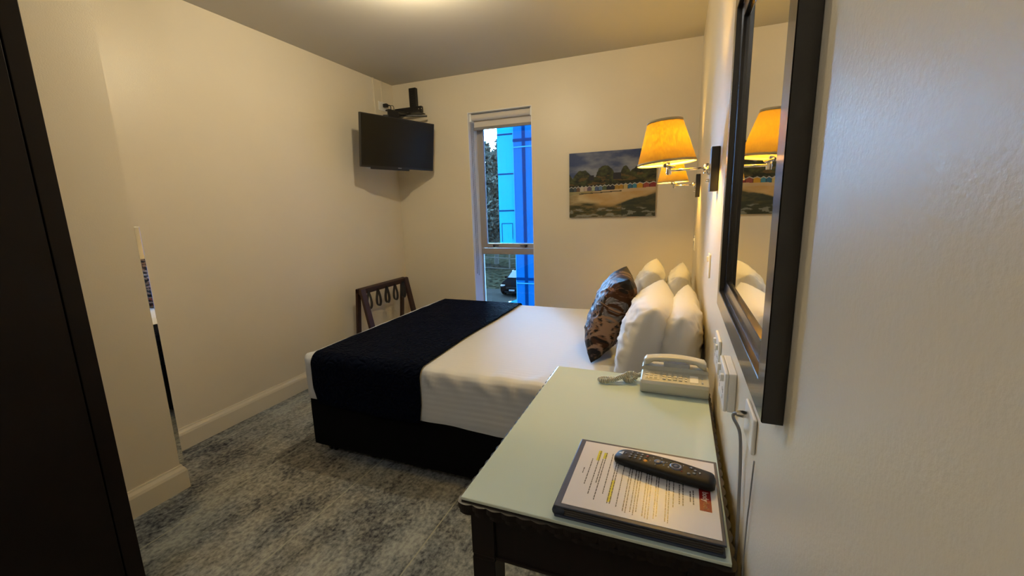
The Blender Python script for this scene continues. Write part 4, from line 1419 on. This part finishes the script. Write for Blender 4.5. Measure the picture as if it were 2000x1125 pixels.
# grassy bank
bm = new()
prism_pts = [(26.5, GROUND), (28.5, GROUND + 0.30), (34, GROUND + 0.45), (70, GROUND + 1.0), (70, GROUND - 0.2), (26.5, GROUND - 0.2)]
a = [bm.verts.new((-50, y, z)) for y, z in prism_pts]; b = [bm.verts.new((30, y, z)) for y, z in prism_pts]
for k in range(6): bm.faces.new((a[k], a[(k+1) % 6], b[(k+1) % 6], b[k]))
bm.faces.new(a); bm.faces.new(list(reversed(b)))
o = struct('grass_bank', bm, M_GRASS)

bld = empty('apartment_building', (0, 9.0, GROUND)); tag(bld, 'neighbouring building with turquoise panel and cobalt blue rendered wall outside the window', 'building')
EX = 9.0
def epart(name, bm, m): return rel(obj(name, bm, m, bld), bld)
BXc = -3.455
epart('wall', box(new(), (BXc, EX, GROUND), (7.0, EX + 7, 11.0)), M_BLUE)
epart('turquoise_panel', box(new(), (-3.855, EX + 0.05, 0.55), (BXc, EX + 6, 11.0)), M_CYAN)
bm = new()
for z in (1.36 + 0.161 * EX, 1.36 - 0.179 * EX, 1.36 + 0.50 * EX): box(bm, (BXc, EX - 0.012, z - 0.03), (7.0, EX, z + 0.03))
box(bm, (-0.3567 * EX - 0.035, EX - 0.014, GROUND), (-0.3567 * EX + 0.035, EX, 11.0))
epart('dark_joint', bm, M_JOINT)
bm = new()
for z in (1.36 + 0.145 * EX, 1.36 - 0.190 * EX): box(bm, (BXc, EX - 0.02, z - 0.012), (7.0, EX, z + 0.012))
box(bm, (BXc - 0.004, EX - 0.006, GROUND), (BXc + 0.010, EX, 11.0))
epart('pale_flashing', bm, M_LJOINT)
bm = new()
for z in (1.36 + 0.178 * EX, 1.36 + 0.084 * EX, 1.36 - 0.006 * EX): box(bm, (-3.855, EX + 0.038, z - 0.014), (BXc - 0.005, EX + 0.05, z + 0.014))
zt = 1.36 - 0.038 * EX
box(bm, (-3.80, EX + 0.04, zt - 0.006), (-3.53, EX + 0.05, zt + 0.006))
box(bm, (-3.80, EX + 0.04, zt - 0.42), (-3.79, EX + 0.05, zt)); box(bm, (-3.54, EX + 0.04, zt - 0.36), (-3.53, EX + 0.05, zt))
epart('panel_joint', bm, M_JOINT)

# trees beyond the car park
def leaf_cloud(blobs, n, size, seed):
    rnd = random.Random(seed); bm = new()
    for _ in range(n):
        cx, cy, cz, r = rnd.choices(blobs, weights=[b[3]**2 for b in blobs])[0]
        while True:
            d = Vector((rnd.uniform(-1, 1), rnd.uniform(-1, 1), rnd.uniform(-1, 1)))
            if 0.15 < d.length < 1: break
        d = d * (0.6 + 0.4 * rnd.random()) / max(d.length, 0.55)
        p = Vector((cx, cy, cz)) + d * r
        s = size * rnd.uniform(0.5, 1.2)
        u = Vector((rnd.uniform(-1, 1), rnd.uniform(-1, 1), rnd.uniform(-1, 1))).normalized()
        w = u.orthogonal().normalized() * 0.55
        v = [bm.verts.new(p + u * s), bm.verts.new(p + w * s), bm.verts.new(p - u * s), bm.verts.new(p - w * s)]
        bm.faces.new(v)
    return bm
def tree(x, y, h, r, label, seed, m, n=5200, size=0.17):
    z0 = GROUND + 0.45
    root = empty('tree', (x, y, z0)); tag(root, label, 'tree', 'trees beyond the car park')
    rnd = random.Random(seed)
    blobs = [(rnd.uniform(-0.5, 0.5) * r, rnd.uniform(-0.4, 0.4) * r, h * (0.30 + 0.62 * k / 13), r * (0.62 - 0.36 * k / 13)) for k in range(14)]
    obj('foliage', leaf_cloud(blobs, n, size, seed), m, root)
    bm = new()
    tube(bm, [(0, 0, -0.2), (0.1, 0, h * 0.3), (-0.1, 0.1, h * 0.6), (0, 0, h * 0.88)], [0.22, 0.17, 0.11, 0.04], 9)
    for k in range(9):
        a = rnd.uniform(0, 6.28); z = h * (0.3 + 0.06 * k)
        tube(bm, [(0, 0, z), (math.cos(a) * r * 0.3, math.sin(a) * r * 0.3, z + 0.5), (math.cos(a) * r * 0.55, math.sin(a) * r * 0.55, z + 1.2)], [0.07, 0.05, 0.02], 6)
    obj('trunk', bm, M_BARK, root)
    return root
tree(-15.6, 35.6, 11.6, 2.9, 'tall feathery grey-green tree seen through the upper window pane', 3, M_LEAF, 15000, 0.21)
tree(-24.5, 42.0, 9.0, 3.0, 'broad tree behind the tall feathery tree outside the window', 8, M_LEAF, 4200, 0.2)
tree(-19.2, 47.5, 6.4, 2.3, 'low green bushy tree beyond the fence outside', 14, M_LEAF2, 3500, 0.12)

# fence on the bank
fn = empty('fence', (-12, 33.0, GROUND + 0.42)); tag(fn, 'grey timber paling fence with pale rails on the bank outside', 'fence')
bm = new()
for k in range(110):
    x = -9 + k * 0.155 - 4.5
    h_ = 1.75 - 0.02 * k + random.uniform(-0.03, 0.03)
    box(bm, (x, 0.0, -0.2), (x + 0.14, 0.02, h_))
obj('palings', bm, M_FENCE, fn)
bm = new()
for zz in (1.15, 0.25):
    obox(bm, (-5.0, -0.04, zz - 0.10), (18, 0.05, 0.08), Matrix.Rotation(math.radians(2.0), 3, 'Y'))
obj('rail', bm, M_RAIL, fn)
for k in range(7):
    obj('post', box(new(), (-13.3 + k * 2.4, -0.10, -0.2), (-13.2 + k * 2.4, 0.0, 1.9)), M_RAIL, fn)

# cars
def car(name, label, loc, rz, paint):
    root = empty(name, loc, rz); tag(root, label, 'car')
    m = mat(label[:12] + ' paint', paint, 0.6, spec=0.0)
    dk = mat(label[:12] + ' trim', (0.0008, 0.0008, 0.0008, 1), 0.6, spec=0.05)
    gl = mat(label[:12] + ' glass', (0.01, 0.012, 0.012, 1), 0.1, spec=0.1)
    # front of the car at y = 0, length towards +y
    W = 0.87
    st = [  # y, halfwidth, z bottom, z belt, z top, top halfwidth
        (0.00, 0.70, 0.30, 0.62, 0.64, 0.60), (0.10, 0.82, 0.22, 0.72, 0.76, 0.70), (0.55, W, 0.20, 0.84, 0.92, 0.76), (1.10, W, 0.20, 0.90, 0.99, 0.78)]
    secs = st + [(1.80, W, 0.20, 0.93, 1.42, 0.62), (2.30, W, 0.20, 0.93, 1.49, 0.62), (3.1, W, 0.20, 0.95, 1.46, 0.60), (3.85, W, 0.22, 0.97, 1.12, 0.66), (4.05, 0.78, 0.30, 0.9, 0.98, 0.62)]
    def ring(bm, s):
        y, hw, zb, zm, zt, tw = s
        P = [(-hw * 0.93, zb), (-hw, zb + 0.15), (-hw, zm - 0.08), (-hw * 0.97, zm), (-tw, zt - 0.03), (-tw * 0.8, zt), (tw * 0.8, zt), (tw, zt - 0.03), (hw * 0.97, zm), (hw, zm - 0.08), (hw, zb + 0.15), (hw * 0.93, zb)]
        return [bm.verts.new((x, y, z)) for x, z in P]
    bm = new()
    rings = [ring(bm, s) for s in secs]
    n = 12
    for a_, b_ in zip(rings, rings[1:]):
        for k in range(n): bm.faces.new((a_[k], a_[(k+1) % n], b_[(k+1) % n], b_[k]))
    bm.faces.new(rings[0]); bm.faces.new(list(reversed(rings[-1])))
    o = obj('body', bm, m, root); smart(o, 40)
    # windscreen
    bm = new()
    q = [(-0.70, 1.14, 1.02), (0.70, 1.14, 1.02), (0.57, 1.76, 1.41), (-0.57, 1.76, 1.41)]
    v = [bm.verts.new((x, y - 0.03, z + 0.012)) for x, y, z in q]; bm.faces.new(v)
    o = obj('windscreen', bm, gl, root); s = o.modifiers.new('t', 'SOLIDIFY'); s.thickness = 0.02
    for sx in (-1, 1):
        bm = new()
        q = [(sx * 0.855, 1.35, 0.97), (sx * 0.855, 3.5, 0.99), (sx * 0.66, 3.0, 1.38), (sx * 0.665, 1.85, 1.38)]
        v = [bm.verts.new((x + sx * 0.012, y, z)) for x, y, z in q]; bm.faces.new(v)
        o = obj('side_window', bm, gl, root); s = o.modifiers.new('t', 'SOLIDIFY'); s.thickness = 0.02
        bm = new(); obox(bm, (sx * 0.64, 0.10, 0.68), (0.30, 0.20, 0.13), Matrix.Rotation(-sx * 0.45, 3, 'Z'), 0.04)
        obj('headlight', bm, mat('headlight', (0.05, 0.05, 0.05, 1), 0.4), root)
        bm = new(); obox(bm, (sx * 0.97, 1.45, 1.00), (0.18, 0.10, 0.13), Matrix.Identity(3), 0.03)
        obj('door_mirror', bm, m, root)
        for yy in (0.72, 3.30):
            bm = new(); lathe(bm, [(0, -0.10), (0.22, -0.10), (0.31, -0.09), (0.315, 0), (0.31, 0.09), (0.22, 0.10), (0, 0.10)], (sx * 0.80, yy, 0.315), 26, Matrix.Rotation(PI/2, 3, 'Y'))
            o = obj('wheel', bm, dk, root); smart(o)
    obj('grille', box(new(), (-0.40, -0.03, 0.46), (0.40, 0.04, 0.62), 0.02), dk, root)
    obj('lower_intake', box(new(), (-0.52, -0.01, 0.24), (0.52, 0.10, 0.36), 0.02), dk, root)
    obj('number_plate', box(new(), (-0.19, -0.045, 0.38), (0.19, -0.03, 0.48), 0.004), mat('plate_white', (0.10, 0.09, 0.08, 1), 0.6), root)
    return root
car('car', 'black hatchback parked facing the window at the foot of the bank outside', (-9.62, 24.2, GROUND), 0.0, (0.0012, 0.0012, 0.0013, 1))
car('car', 'light blue car whose bonnet shows at the bottom of the window behind the blue wall', (-7.95, 19.2, GROUND), math.radians(-80), (0.004, 0.03, 0.045, 1))
